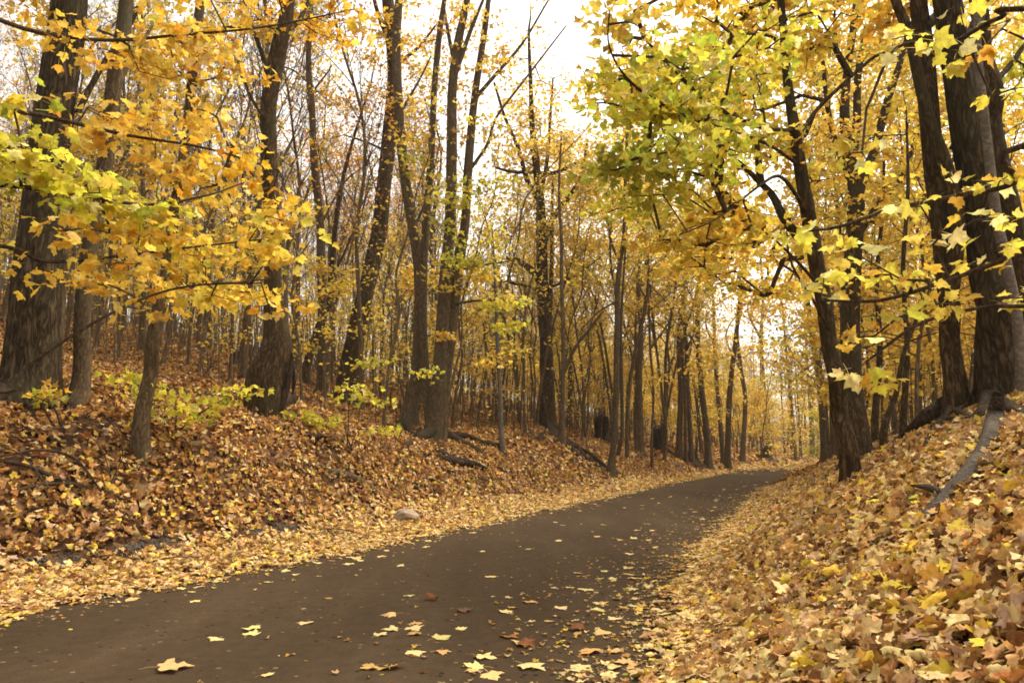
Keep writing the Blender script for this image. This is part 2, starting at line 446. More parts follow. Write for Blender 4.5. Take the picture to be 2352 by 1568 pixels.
PAL = {
    'gold': [((.72, .455, 0.059), 5), ((.75, .52, 0.088), 4), ((.68, .36, 0.035), 1.5), ((.70, .53, 0.165), 1.4)],
    'orange': [((.72, .41, 0.036), 5), ((.74, .48, 0.049), 4), ((.64, .30, 0.024), 1.), ((.70, .50, 0.073), 1)],
    'yellow': [((.71, .52, 0.068), 5), ((.73, .46, 0.056), 3), ((.62, .53, 0.090), 2), ((.56, .34, 0.040), .8)],
    'lime': [((.58, .53, 0.060), 5), ((.66, .52, 0.060), 4), ((.42, .46, 0.048), 2), ((.72, .62, 0.240), 1)],
    'green': [((.36, .38, 0.053), 4), ((.48, .46, 0.060), 4), ((.60, .50, 0.075), 2)],
    'pale': [((.70, .56, .10), 4), ((.74, .66, .28), 2.5), ((.62, .54, .07), 4), ((.60, .36, .05), 1)],
    'rust': [((.46, .19, .035), 4), ((.56, .28, .04), 3), ((.36, .14, .03), 2), ((.64, .42, .06), 1)],
    'dim': [((.60, .425, 0.072), 4), ((.50, .33, 0.060), 3), ((.64, .47, 0.068), 3), ((.42, .36, 0.060), 1.3)],
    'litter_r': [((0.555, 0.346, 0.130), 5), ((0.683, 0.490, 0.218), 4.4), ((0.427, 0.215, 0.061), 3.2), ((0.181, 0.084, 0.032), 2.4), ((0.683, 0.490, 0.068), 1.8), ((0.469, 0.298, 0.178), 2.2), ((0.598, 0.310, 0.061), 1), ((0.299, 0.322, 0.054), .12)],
    'litter_l': [((0.373, 0.186, 0.054), 5), ((0.504, 0.287, 0.108), 3.2), ((0.262, 0.106, 0.029), 4.2), ((0.106, 0.042, 0.016), 3.), ((0.504, 0.320, 0.056), .9), ((0.353, 0.199, 0.113), 1.2), ((0.464, 0.204, 0.038), 1)],  # dead leaf browns; the darkest weighted up to imitate shadowed gaps
    'road': [((.70, .52, .20), 5), ((.72, .56, .25), 3), ((.56, .34, .12), 1.6), ((.34, .15, .06), .8)],
    'litter_e': [((.638, .448, .201), 5), ((.682, .515, .207), 3), ((.528, .319, .127), 4), ((.374, .190, .063), 2.4), ((.660, .448, .063), 1.5)],
}


def colours(pal, n, jit=.12):
    p = PAL[pal]; w = np.array([q[1] for q in p], float); w /= w.sum()
    c = np.array([q[0] for q in p])[R.choice(len(p), n, p=w)]
    return np.clip(c * (1 + R.normal(0, jit, (n, 1))) * (1 + R.normal(0, .04, (n, 3))), .004, .85)


def unit(v):
    return v / (np.linalg.norm(v, axis=-1, keepdims=True) + 1e-9)


def put_leaves(mb, protos, pos, nrm, tip, size, col):
    """many leaves in one go"""
    n = len(pos)
    if n == 0: return
    nrm = unit(nrm); tip = unit(tip - nrm * np.sum(tip * nrm, 1, keepdims=True)); side = np.cross(tip, nrm)
    k = R.integers(0, len(protos), n)
    for i, (v, f) in enumerate(protos):
        s = np.nonzero(k == i)[0]
        if not len(s): continue
        q = (pos[s][:, None] + size[s][:, None, None] * (v[None, :, :1] * side[s][:, None] + v[None, :, 1:2] * tip[s][:, None] + v[None, :, 2:] * nrm[s][:, None]))
        ff = (f[None] + (np.arange(len(s)) * len(v))[:, None, None]).reshape(-1, 3)
        mb.add(q.reshape(-1, 3), ff, np.repeat(col[s], len(f), 0))


def foliage(mb, protos, centres, per, spread, size, pal, droop=.5):
    """leaves in small sprays round twig ends"""
    if len(centres) == 0: return
    n = len(centres) * per
    c = np.repeat(centres, per, 0)
    off = R.normal(0, 1, (n, 3)) * [spread, spread, spread * .38]
    pos = c + off
    nrm = np.array([0, 0, 1.]) * .8 + R.normal(0, .55, (n, 3))
    tip = unit(off * [1, 1, .2] + R.normal(0, spread * .6, (n, 3))) + np.array([0, 0, -droop])
    sh = np.repeat(1 + R.normal(0, .10, (len(centres), 1)), per, 0)
    put_leaves(mb, protos, pos, nrm, tip, size * R.uniform(.6, 1.2, n), np.clip(colours(pal, n) * sh, .004, .85))


# ------------------------------------------------------------------ branching
def grow(starts, targets, rtip=.0035, wander=.10, sag=.0):
    """joins twig ends to the nearest wood, thickest where most twigs pass; returns edges (a, b, ra, rb)"""
    nodes = [tuple(p) for p in starts]; par = [-1] * len(nodes); path = [0.] * len(nodes)
    arr = np.zeros((len(starts) + 12 * len(targets) + 10, 3)); arr[:len(starts)] = starts
    pl = np.zeros(len(arr)); n = len(starts); parent = np.full(len(arr), -1)
    T = np.asarray(targets, float)
    d0 = np.min(np.linalg.norm(T[:, None] - np.asarray(starts)[None], axis=2), 1)
    leafnode = []
    for i in np.argsort(d0):
        t = T[i]
        d = np.linalg.norm(arr[:n] - t, axis=1)
        cost = d + .25 * pl[:n] + .35 * np.clip(arr[:n, 2] - t[2], 0, 9)
        k = int(np.argmin(cost)); L = d[k]
        m = int(min(8, max(1, L // .35)))
        a = arr[k].copy(); prev = k
        bow = R.normal(0, wander * L, 3) * [1, 1, .6] + np.array([0, 0, .10 * L])
        for j in range(1, m + 1):
            u = j / m
            p = a + (t - a) * u + bow * (4 * u * (1 - u)) * .5
            if n >= len(arr): break
            arr[n] = p; parent[n] = prev; pl[n] = pl[prev] + np.linalg.norm(p - arr[prev]); prev = n; n += 1
        leafnode.append(prev)
    cnt = np.zeros(n)
    for q in leafnode: cnt[q] += 1
    for i in range(n - 1, len(starts) - 1, -1):
        cnt[parent[i]] += cnt[i]
    rad = rtip * np.maximum(cnt, 1) ** .55
    return [(arr[parent[i]], arr[i], max(rad[i], min(rad[parent[i]], rad[i] * 1.5)) if parent[i] >= len(starts) else rad[i] * 1.25, rad[i]) for i in range(len(starts), n)]


def twig_mesh(mb, edges, sides=4):
    if not edges: return
    A = np.array([e[0] for e in edges]); B = np.array([e[1] for e in edges])
    ra = np.array([e[2] for e in edges]); rb = np.array([e[3] for e in edges])
    T = unit(B - A); U = unit(np.cross(T, np.array([.31, .87, .38]))); V = np.cross(T, U)
    a = np.arange(sides) * 2 * math.pi / sides; n = len(edges)
    ring = np.cos(a)[None, :, None] * U[:, None] + np.sin(a)[None, :, None] * V[:, None]
    P = np.concatenate([A[:, None] + ring * ra[:, None, None], B[:, None] + ring * rb[:, None, None]], 1)
    j = np.arange(sides); jn = (j + 1) % sides
    f = np.stack([j, jn, jn + sides, j + sides], 1)
    mb.add(P.reshape(-1, 3), (f[None] + (np.arange(n) * 2 * sides)[:, None, None]).reshape(-1, 4))


def blob_points(px, py, rx, ry, Y, dY, n):
    """twig ends in a flattened cloud round a point; rx, ry are its size as seen, dY its depth in metres"""
    m = mpp(Y); c = at(px, py, Y)
    k = max(1, n // 5)
    q = R.normal(0, 1, (k, 3)); q = unit(q) * R.uniform(0, 1, (k, 1)) ** .5
    q = q * [rx * m * 1.05, dY, ry * m * 1.05]
    w = np.clip(min(rx, ry * 2) * m * .35, .06, .55)
    g = R.integers(0, k, n); g[:k] = np.arange(k)
    out = R.uniform(0, 6.28, k); dr = np.stack([np.cos(out), np.sin(out), np.full(k, -.12)], 1)
    return c + q[g] + dr[g] * R.uniform(-1, 1, (n, 1)) * w * 1.5 + R.normal(0, 1, (n, 3)) * [w * .5, w * .5, w * .13]


ROOTS_DONE = []


def tree(name, label, path, mat, base=None, Y=None, limbs=(), blobs=(), leaf=.12, flare=.5, sides=14, roots=(), lumpy=.05,
         protos=None, group=None, cat='tree', flen=.35, twigsides=4, wobble=.03, rtip=.0035, leanY=0., twigmat=None, top=None):
    """path, limbs: (px, py, width) seen from the road; limbs also carry how far they reach towards (-) or away from the road"""
    if base is not None and Y is None:
        b = hit(*base); Y = b[1]
    p0 = at(path[0][0], path[0][1], Y)
    gz = float(Hh(p0[0], Y))
    root = thing(name, label, cat, (p0[0], Y, gz), group)
    pts = []; rad = []
    for i, (px, py, w) in enumerate(path):
        q = at(px, py, Y); q = q + np.array([0, leanY * (q[2] - gz) + R.normal(0, wobble) * (i > 0), 0]); pts.append(q); rad.append(w * .5 * mpp(Y, py))
    pts = np.array(pts); rad = np.array(rad)
    # the foot goes into the ground
    if pts[0][2] > gz - .1:
        foot = pts[0].copy(); foot[2] = gz - .15
        if pts[0][2] - gz > .25: pts = np.vstack([foot, pts]); rad = np.concatenate([[rad[0] * 1.05], rad])
        else: pts[0] = foot
    if top:   # carries on above the picture
        d = unit(pts[-1] - pts[-2]); L = top
        ex = [pts[-1] + d * L * u + np.array([R.normal(0, .12) * L * .3, R.normal(0, .12) * L * .3, 0]) * (u > 0) for u in (.35, .7, 1.)]
        pts = np.vstack([pts, ex]); rad = np.concatenate([rad, rad[-1] * np.array([.8, .5, .15])])
    sub = catmull(np.hstack([pts, rad[:, None]]), 6)
    mb = MB(); tube(mb, sub[:, :3], sub[:, 3], sides, lumpy=lumpy, flare=flare, flen=flen)
    mb.build('trunk', mat, root)
    starts = [p[:3] for p in sub[::2] if p[2] > gz + .8]
    for lb in limbs:
        lp = []; lr = []
        for px, py, w, dy in lb:
            lp.append(at(px, py, Y + dy) + np.array([0, leanY * (at(px, py, Y)[2] - gz), 0])); lr.append(w * .5 * mpp(Y + dy, py))
        s = catmull(np.hstack([np.array(lp), np.array(lr)[:, None]]), 5)
        mb = MB(); tube(mb, s[:, :3], s[:, 3], max(6, sides - 4), lumpy=lumpy); mb.build('limb', mat, root)
        starts += [p[:3] for p in s]
    for rt in roots:
        rp = []; rr = []
        for px, py, w, *lift in rt:
            h = hit_near(px, py, Y - .6, 2.2 + .05 * Y); rp.append([h[0], h[1], float(Hh(h[0], h[1])) + (lift[0] if lift else .0)]); rr.append(w * .5 * mpp(h[1], py))
        rp[-1][2] -= .06
        q0 = [p0[0] * .8 + rp[0][0] * .2, Y, gz + rr[0] * 1.1 + .06]; rp = [q0] + rp; rr = [rr[0] * 1.15] + rr
        s = catmull(np.hstack([np.array(rp), np.array(rr)[:, None]]), 5)
        mb = MB(); tube(mb, s[:, :3], s[:, 3], 10, lumpy=.2); mb.build('root', M['rootbark'], root)
    crown(root, starts, blobs, Y, leaf, protos or LF_MID, twigsides, rtip, twigmat)
    return root


def crown(root, starts, blobs, Y, leaf, protos, twigsides=4, rtip=.0035, twigmat=None):
    if not blobs: return
    tg = []; fl = MB()
    for b in blobs:
        px, py, rx, ry, dy, dY, n, per, pal = b[:9]
        p = blob_points(px, py, rx, ry, Y + dy, dY, n); tg.append(p)
        if per:
            spread = b[9] if len(b) > 9 else .14
            foliage(fl, protos, p, per, spread, leaf, pal)
    e = grow(np.array(starts), np.concatenate(tg), rtip)
    mb = MB(); twig_mesh(mb, e, twigsides)
    mb.join(fl, 1).build('crown', [twigmat or M['twig'], M['leaf']], root, smooth=False)


#==SCENE==
# ------------------------------------------------------------------ ground and road
def spaced(lo, hi, c, d0, k):
    out = [c]; 
    while out[-1] < hi: out.append(out[-1] + d0 + k * abs(out[-1] - c))
    neg = [c]
    while neg[-1] > lo: neg.append(neg[-1] - d0 - k * abs(neg[-1] - c))
    return np.array(sorted(neg[1:]) + out)


gx = spaced(-160, 190, 1., .10, .022); gy = spaced(-40, 240, 3., .10, .020)
X, Y_ = np.meshgrid(gx, gy)
Z = Hh(X, Y_)
tl = (xL(Y_) - X) * .91; tr = (X - xR(Y_)) * .91
Z = np.where((tl < .12) & (tr < .12), np.minimum(Z, 0) - .05, Z - .015)
mb = MB(); nx = len(gx); idx = (np.arange(len(gy) - 1)[:, None] * nx + np.arange(nx - 1)[None]).ravel()
mb.add(np.stack([X, Y_, Z], 2), np.stack([idx, idx + 1, idx + 1 + nx, idx + nx], 1))
tag(mb.build('ground', M['soil']), None, None, kind='structure')

ry = np.concatenate([np.arange(-38, 40, .25), np.arange(40, 200, 1.)])
us = np.linspace(0, 1, 17); l = xL(ry) - .22; r = xR(ry) + .22
RX = l[:, None] + (r - l)[:, None] * us
RZ = .035 * (1 - (2 * us - 1) ** 2)[None] + .004 * noise2(RX, np.repeat(ry[:, None], 17, 1), .8, 9) - .012
mb = MB(); idx = (np.arange(len(ry) - 1)[:, None] * 17 + np.arange(16)[None]).ravel()
mb.add(np.stack([RX, np.repeat(ry[:, None], 17, 1), RZ], 2), np.stack([idx, idx + 1, idx + 18, idx + 17], 1))
tag(mb.build('road', M['road']), None, None, kind='structure')


def road_z(x, y):
    u = (x - xL(y) + .22) / (xR(y) - xL(y) + .44)
    return .035 * (1 - (2 * u - 1) ** 2) + .004 * noise2(x, y, .8, 9) - .012


# ------------------------------------------------------------------ litter
GRAV = [(hit(px, py), rx * .62, ry * .42) for px, py, rx, ry in ((130, 1290, .42, .10), (300, 1260, .34, .08), (375, 1248, .38, .10), (590, 1224, .26, .06), (655, 1214, .42, .12))]


def in_gravel(x, y):
    m = np.zeros(len(x), bool)
    for g, rx, ry_ in GRAV:
        a = .43; dx = x - g[0]; dy = y - g[1]
        u = dx * math.sin(a) + dy * math.cos(a); v = dx * math.cos(a) - dy * math.sin(a)
        m |= (u / (rx * 1.3)) ** 2 + (v / (ry_ * 3)) ** 2 < R.uniform(.35, 1.25, len(x))
    return m


def normals(x, y):
    e = .12
    return unit(np.stack([-(Hh(x + e, y) - Hh(x - e, y)) / (2 * e), -(Hh(x, y + e) - Hh(x, y - e)) / (2 * e), np.ones(len(x))], 1))


def scatter(mb, x, y, protos, size, pal, lift, tilt, edge_pal=None):
    n = len(x)
    z = Hh(x, y)
    nn = normals(x, y)
    tlv = (xL(y) - x) * .91; trv = (x - xR(y)) * .91
    out = np.maximum(tlv, trv)
    pile = np.clip(out / .5, .08, 1)
    z = np.where(out < .2, np.maximum(z, road_z(x, y) + .006), z)
    z = z + R.uniform(.004, lift, n) * pile
    nr = nn + R.normal(0, 1, (n, 3)) * (tilt * np.clip(pile, .25, 1))[:, None]
    tip = R.normal(0, 1, (n, 3))
    col = colours(pal, n, .16)
    if edge_pal:
        e = R.uniform(0, 1, n) < np.interp(out, [.0, .6, 1.6], [.9, .5, 0]); col[e] = colours(edge_pal, int(e.sum()), .13)
    put_leaves(mb, protos, np.stack([x, y, z], 1), nr, tip, size * R.uniform(.55, 1.15, n), col)


def sample(n, x0, x1, y0, y1):
    y = y0 + (y1 - y0) * R.uniform(0, 1, n); x = R.uniform(x0, x1, n)
    k = np.abs(x) < .80 * y + 1.6
    return x[k], y[k]


def ragged(x, y):
    return .12 * noise2(x, y, .7, 21) + .10 * noise2(x, y, .25, 22) + R.exponential(.07, len(x)) * 1.1


def keep_right(x, y):
    return (x - xR(y)) * .91 + ragged(x, y) > .06


def keep_left(x, y):
    return (xL(y) - x) * .91 + ragged(x, y) > .08


lr = MB()
for y0, y1, x1, dens, pro, sz in ((.5, 4.2, 5.5, 960, LT_HI, .083), (4.2, 8, 9, 820, LT_HI, .073), (8, 14, 13, 480, LT_MID, .078), (14, 26, 22, 190, LT_MID, .095)):
    n = int(dens * (y1 - y0) * (x1 + 1.5)); x, y = sample(n, -1.5, x1 + 0., y0, y1); k = keep_right(x, y) & (((x - xR(y)) * .91) < 7); x, y = x[k], y[k]
    scatter(lr, x, y, pro, sz, 'litter_r', .055, .48, 'litter_e')
# the last leaves to fall lie flat on top
x, y = sample(2600, -1.5, 8, .8, 14); k = keep_right(x, y); x, y = x[k], y[k]
scatter(lr, x, y, LT_HI[20:], .108, 'litter_e', .06, .3)
tag(lr.build('leaf_litter', M['litter'], smooth=True), 'deep tan and yellow maple leaf litter covering the right bank', 'leaf litter', kind='stuff')

ll = MB()
for y0, y1, x0, dens, pro, sz in ((2.5, 7, -8, 620, LT_HI, .082), (7, 13, -13, 520, LT_MID, .082), (13, 22, -20, 300, LT_MID, .092), (22, 38, -28, 120, LT_LOW, .12), (38, 70, -45, 20, LT_LOW, .22)):
    n = int(dens * (y1 - y0) * (float(xL(y1)) + .5 - x0)); x, y = sample(n, x0, float(xL(y1)) + .5, y0, y1)
    k = keep_left(x, y) & ~in_gravel(x, y); x, y = x[k], y[k]
    far = np.clip(((xL(y) - x) * .91 - 1.) / 2, 0, 1)
    k = R.uniform(0, 1, len(x)) > .8 * far * np.clip((noise2(x, y, .55, 31) - .35) * 6, 0, 1); x, y = x[k], y[k]
    lo = (xL(y) - x) * .91 < 1.5
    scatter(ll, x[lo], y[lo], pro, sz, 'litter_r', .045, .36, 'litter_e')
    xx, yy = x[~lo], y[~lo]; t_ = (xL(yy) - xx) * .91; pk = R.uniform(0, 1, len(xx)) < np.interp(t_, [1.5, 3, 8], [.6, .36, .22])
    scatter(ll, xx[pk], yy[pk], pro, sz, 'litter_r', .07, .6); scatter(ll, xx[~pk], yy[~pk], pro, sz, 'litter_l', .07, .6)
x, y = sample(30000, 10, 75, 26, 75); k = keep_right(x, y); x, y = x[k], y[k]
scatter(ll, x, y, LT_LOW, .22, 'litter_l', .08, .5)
y = R.uniform(62, 135, 26000); x = y * R.uniform(-.1, .66, len(y)); k = ((xL(y) - x) * .91 > .2) | ((x - xR(y)) * .91 > .2); x, y = x[k], y[k]
scatter(ll, x, y, LT_LOW, .42, 'litter_r', .08, .4)
y = R.uniform(36, 95, 6500); x = xL(y) + (xR(y) - xL(y)) * R.uniform(0, 1, len(y)); k = R.uniform(0, 1, len(y)) < np.clip((y - 40) / 38, .03, 1) ** 1.5; x, y = x[k], y[k]
put_leaves(ll, LT_LOW, np.stack([x, y, road_z(x, y) + .012], 1), np.array([0, 0, 1.]) + R.normal(0, .25, (len(x), 3)), R.normal(0, 1, (len(x), 3)), R.uniform(.12, .24, len(x)), colours('litter_r', len(x), .15))
tag(ll.build('leaf_litter', M['litter'], smooth=True), 'red brown leaf litter covering the left bank and hillside', 'leaf litter', kind='stuff')

# crumbs and torn bits along both edges of the asphalt
cr_ = MB()
y = 2.5 * np.exp(R.uniform(0, 2.4, 3400)); w_ = xR(y) - xL(y); e = R.exponential(.45, len(y)); sd_ = R.uniform(0, 1, len(y)) < .7
x = np.where(sd_, xR(y) - e, xL(y) + e * .6); k = (x > xL(y)) & (x < xR(y)) & (np.abs(x) < .75 * y + .5); x, y = x[k], y[k]; n = len(x)
put_leaves(cr_, LT_LOW, np.stack([x, y, road_z(x, y) + .004], 1), np.array([0, 0, 1.]) + R.normal(0, .12, (n, 3)), R.normal(0, 1, (n, 3)), R.uniform(.012, .04, n), colours('litter_r', n, .2) * .75)
tag(cr_.build('leaf_crumbs', M['litter']), 'torn leaf crumbs strewn along the edges of the asphalt', 'leaf litter', kind='stuff')

# leaves lying singly on the asphalt
FL = []
for i in range(20):
    pal = ['litter_e', 'litter_e', 'litter_r', 'litter_e', 'litter_r'][i % 5]
    c = colours('road', 1, .08)
    v, f = petiole(curl_proto(HALF, .35, .05, (.55,)))
    v = v - [0, .4, 0]; v[:, 2] -= np.percentile(v[:, 2], 12)
    m_ = MB(); m_.add(v, f, c); FL.append(m_.mesh('fallen_leaf', M['litter'], smooth=False))


def road_leaf(x, y, s, k=None, label='small yellow or tan maple leaf lying flat on the dark asphalt', group='maple leaves scattered on the asphalt', rz=None, tilt=0.08):
    me = FL[R.integers(0, len(FL)) if k is None else k]
    o = bpy.data.objects.new('fallen_leaf', me); C.objects.link(o)
    o.location = (x, y, float(road_z(x, y)) + .004); o.scale = (s, s, s)
    o.rotation_euler = (R.normal(0, tilt), R.normal(0, tilt), R.uniform(0, 6.28) if rz is None else rz)
    tag(o, label, 'fallen leaf', group)
    return o


spot = [(575, 1452, .11), (578, 1463, .10), (700, 1440, .10), (955, 1440, .09), (952, 1451, .11), (1015, 1472, .11), (1215, 1387, .11),
        (1165, 1410, .10), (1350, 1498, .14), (1170, 1467, .12), (1115, 1515, .12), (450, 1385, .08), (1225, 1535, .15), (1375, 1388, .10),
        (1345, 1357, .11), (1290, 1400, .10), (1380, 1455, .11), (1440, 1520, .13), (1130, 1558, .11), (1330, 1535, .12), (1465, 1330, .10), (1340, 1328, .10)]
for px, py, s in spot:
    g = flat(px, py); road_leaf(g[1], g[0], s)
g = flat(400, 1548); o = road_leaf(g[1], g[0], .165, 0, 'largest pale curled maple leaf with long stem, alone at lower left of asphalt', None, 5.2, .03)
m_ = MB(); v, f = petiole(curl_proto(HALF, .9, .08)); v = v - [0, .4, 0]; v[:, 2] -= v[:, 2].min(); m_.add(v, f, [(.62, .40, .17)]); o.data = m_.mesh('fallen_leaf', M['litter'], smooth=True)
g = flat(895, 1541); road_leaf(g[1], g[0], .14, 3, 'pale yellow leaf lying alone near the bottom middle of the asphalt', None)
for px, py, lab in ((1205, 1487, 'crumpled brown leaf standing up near the bottom of the asphalt'), (1325, 1450, 'wide red brown leaf lying near the right edge of the asphalt'),
                    (992, 1384, 'red brown leaf lying alone in the middle of the asphalt'), (1068, 1409, 'small dull brown leaf lying right of the middle of the asphalt')):
    g = flat(px, py); o = road_leaf(g[1], g[0], .11, None, lab, None); 
    m_ = MB(); v, f = petiole(curl_proto(HALF, 1.6, .1)); v = v - [0, .4, 0]; v[:, 2] -= v[:, 2].min()
    m_.add(v, f, [(.22, .09, .04)] if 'dull' not in lab else [(.17, .09, .05)]); o.data = m_.mesh('fallen_leaf', M['litter'], smooth=False)
n = 0
while n < 175:
    y = 3.2 * math.exp(R.uniform(0, 2.25)); w_ = float(xR(y) - xL(y))
    e = R.exponential(.85) if R.uniform() < .86 else R.uniform(0, w_)
    x = float(xR(y)) - .05 - e
    if x < xL(y) + .1 or abs(x) > .70 * y + .3: continue
    road_leaf(x, y, float(R.uniform(.045, .105))); n += 1
n = 0
while n < 45:
    y = 4.5 * math.exp(R.uniform(0, 1.6)); x = float(xL(y)) + .05 + R.exponential(.28)
    if abs(x) > .70 * y + .2: continue
    road_leaf(x, y, float(R.uniform(.06, .11))); n += 1

# gravel showing through
mb = MB()
ico = np.array([[0, 0, 1], [.9, 0, .1], [.1, .9, 0], [-.9, .1, .1], [0, -.9, 0], [0, 0, -.8]])
icf = np.array([[0, 1, 2], [0, 2, 3], [0, 3, 4], [0, 4, 1], [5, 2, 1], [5, 3, 2], [5, 4, 3], [5, 1, 4]])
for g, rx, ry_ in GRAV:
    for _ in range(200):
        a = .43; u = R.normal(0, .55) * rx * 1.3; v = R.normal(0, .5) * ry_ * 3
        x = g[0] + u * math.sin(a) + v * math.cos(a); y = g[1] + u * math.cos(a) - v * math.sin(a)
        s = R.uniform(.006, .017)
        mb.add(ico * R.uniform(.6, 1.2, (6, 3)) * s + [x, y, float(Hh(x, y)) + .004], icf)
tag(mb.build('gravel', M['gravel'], smooth=False), 'grey gravel showing through the leaves beside the asphalt', 'gravel', kind='stuff')

# ------------------------------------------------------------------ boulder, stumps, logs
def blob(px, py, w, h, name, label, cat, mat, seed=0):
    b = hit(px, py + h * .4); m = mpp(b[1])
    import bmesh
    bm = bmesh.new(); bmesh.ops.create_icosphere(bm, subdivisions=4, radius=1)
    for v in bm.verts:
        c = v.co; k = 1 + .12 * math.sin(3 * c.x + 2 * c.y + seed) + .10 * math.sin(4 * c.z + 3 * c.x + seed * 2) + .04 * math.sin(11 * c.y + 9 * c.z)
        v.co = c * k; v.co.x *= w * m * .5; v.co.y *= w * m * .42; v.co.z *= h * m * .62
        v.co.rotate(__import__('mathutils').Euler((0, .12, .4)))
    me = bpy.data.meshes.new(name); bm.to_mesh(me); bm.free()
    for p in me.polygons: p.use_smooth = True
    me.materials.append(mat); o = bpy.data.objects.new(name, me); C.objects.link(o)
    o.location = (b[0], b[1] + .1, float(Hh(b[0], b[1] + .1)) + h * m * .28); tag(o, label, cat)


blob(930, 1187, 58, 30, 'boulder', 'rounded tan boulder resting on leaves beside the left edge of the asphalt', 'boulder', M['stone'])


def stump(px, py, w, h, label, lean=0.):
    b = hit(px, py); Y = b[1]; m = mpp(Y); root = thing('tree_stump', label, 'stump', (b[0], Y, float(Hh(b[0], Y))))
    z0 = root.location[2]; hh = h * m
    pts = [[b[0] + lean * hh * u, Y, z0 - .1 + (hh + .1) * u] for u in (0, .2, .5, .8, 1.)]
    mb = MB(); tube(mb, pts, np.array([.62, .56, .5, .5, .46]) * w * m, 16, lumpy=.16, flare=.7, flen=.18); mb.build('trunk', M['rot'], root)
    mb = MB()
    for i in range(9):      # splinters of the broken top
        a = i * .7; q = np.array([b[0] + lean * hh + math.cos(a) * .38 * w * m, Y + math.sin(a) * .38 * w * m, z0 + hh - .03])
        tube(mb, [q, q + [R.normal(0, .02), 0, R.uniform(.05, .28) * hh]], [.10 * w * m, .015 * w * m], 5)
    mb.build('broken_top', M['rot'], root)
    for i in range(4):
        a = R.uniform(0, 6.28); q = np.array([b[0], Y, z0]); d = np.array([math.cos(a), math.sin(a) * .6, 0])
        P = []
        for u in (.3, .6, 1., 1.5):
            e = q + d * w * m * u; P.append([e[0], e[1], float(Hh(e[0], e[1])) + .12 * w * m * (1.5 - u)])
        mb = MB(); tube(mb, P, np.array([.2, .15, .1, .05]) * w * m, 7, lumpy=.1); mb.build('root', M['rot'], root)


stump(1387, 1012, 32, 52, 'tall dark rotten stump on the bank crest behind a slender double stem', -.1)
stump(1514, 1036, 26, 48, 'dark rounded hollow stump on the bank right of the taller stump')
stump(1590, 1068, 26, 30, 'low black stump at the foot of a slim trunk by the far bend')
stump(1760, 1058, 24, 26, 'small black stump nearest the far bend of the road, under yellow leaves')
stump(540, 836, 22, 26, 'small broken black stump up on the leafy hillside left of the curved trunk', .3)


def log(name, label, cat, pts, mat, lift=.3, sides=9, twigs=0, group=None, parent=None):
    P = []; r = []
    low = max(pts, key=lambda q: q[1]); yl = hit(low[0], low[1])[1]
    for q in pts:
        px, py, w = q[:3]
        h = hit_near(px, py, yl, 2. + .06 * yl); rr = w * .5 * mpp(h[1], py); P.append([h[0], h[1], float(Hh(h[0], h[1])) + rr * lift + (q[3] if len(q) > 3 else 0)]); r.append(rr)
    s = catmull(np.hstack([np.array(P), np.array(r)[:, None]]), 6)
    mb = MB(); tube(mb, s[:, :3], s[:, 3], sides, lumpy=.09)
    loc = np.array(P).mean(0)
    o = mb.build(name, mat, loc=tuple(loc)); tag(o, label, cat, group)
    return o


log('fallen_log', 'dark fallen log end lying on the left bank below the leaning trunk', 'log', [(745, 1082, 14), (790, 1093, 20), (835, 1115, 20), (862, 1132, 15)], M['maple'])
log('fallen_log', 'short weathered log lying high on the leafy hillside at left', 'log', [(412, 800, 9), (445, 808, 11), (480, 820, 11)], M['pale'])
log('fallen_log', 'thin dark log half buried in leaves above the hillside log', 'log', [(455, 775, 6), (500, 786, 8), (540, 795, 6)], M['dark'])
log('fallen_branch', 'long dark branch lying down the left bank below the triple trunk', 'branch', [(1010, 1075, 4), (1080, 1096, 8), (1150, 1108, 6), (1200, 1110, 3)], M['dark'])
log('fallen_branch', 'thin dark branch sloping down the bank beside the exposed roots', 'branch', [(1180, 1040, 4), (1210, 1080, 7), (1235, 1118, 5)], M['dark'])
log('fallen_branch', 'short curved dark branch on the left bank above the boulder', 'branch', [(555, 1078, 5), (600, 1070, 11), (650, 1074, 12), (700, 1088, 4)], M['dark'])
log('fallen_branch', 'black rotten branch lying in leaves under the big left trunk', 'branch', [(-40, 960, 14), (40, 985, 16), (110, 1010, 14), (150, 1030, 8)], M['rot'])

for lab, pts, mt in (('dark rotten log half sunk in leaves below the curved trunk', [(640, 985, 8), (690, 1000, 15), (750, 1012, 13), (790, 1018, 6)], 'rot'),
                     ('black root lump breaking the leaves under the triple trunk', [(985, 1048, 10), (1030, 1062, 20), (1085, 1070, 18), (1120, 1080, 8)], 'rot'),
                     ('black crumbling log along the crest left of the triple trunk', [(850, 968, 9), (900, 985, 13), (945, 1002, 11)], 'rot'),
                     ('dark root end hanging down the bank under the gnarled trunk', [(1300, 1022, 12), (1345, 1045, 18), (1385, 1075, 16), (1410, 1094, 7)], 'rot'),
                     ('thin dark log end lying above the slim maple foot', [(235, 865, 8), (285, 850, 15), (315, 842, 9)], 'rot'),
                     ('dark branch lying down the bank right of the dark fallen log end', [(905, 1090, 5), (950, 1120, 8), (1000, 1128, 5)], 'dark')):
    log('fallen_log' if mt == 'rot' else 'fallen_branch', lab, 'log' if mt == 'rot' else 'branch', pts, M[mt], lift=.5)
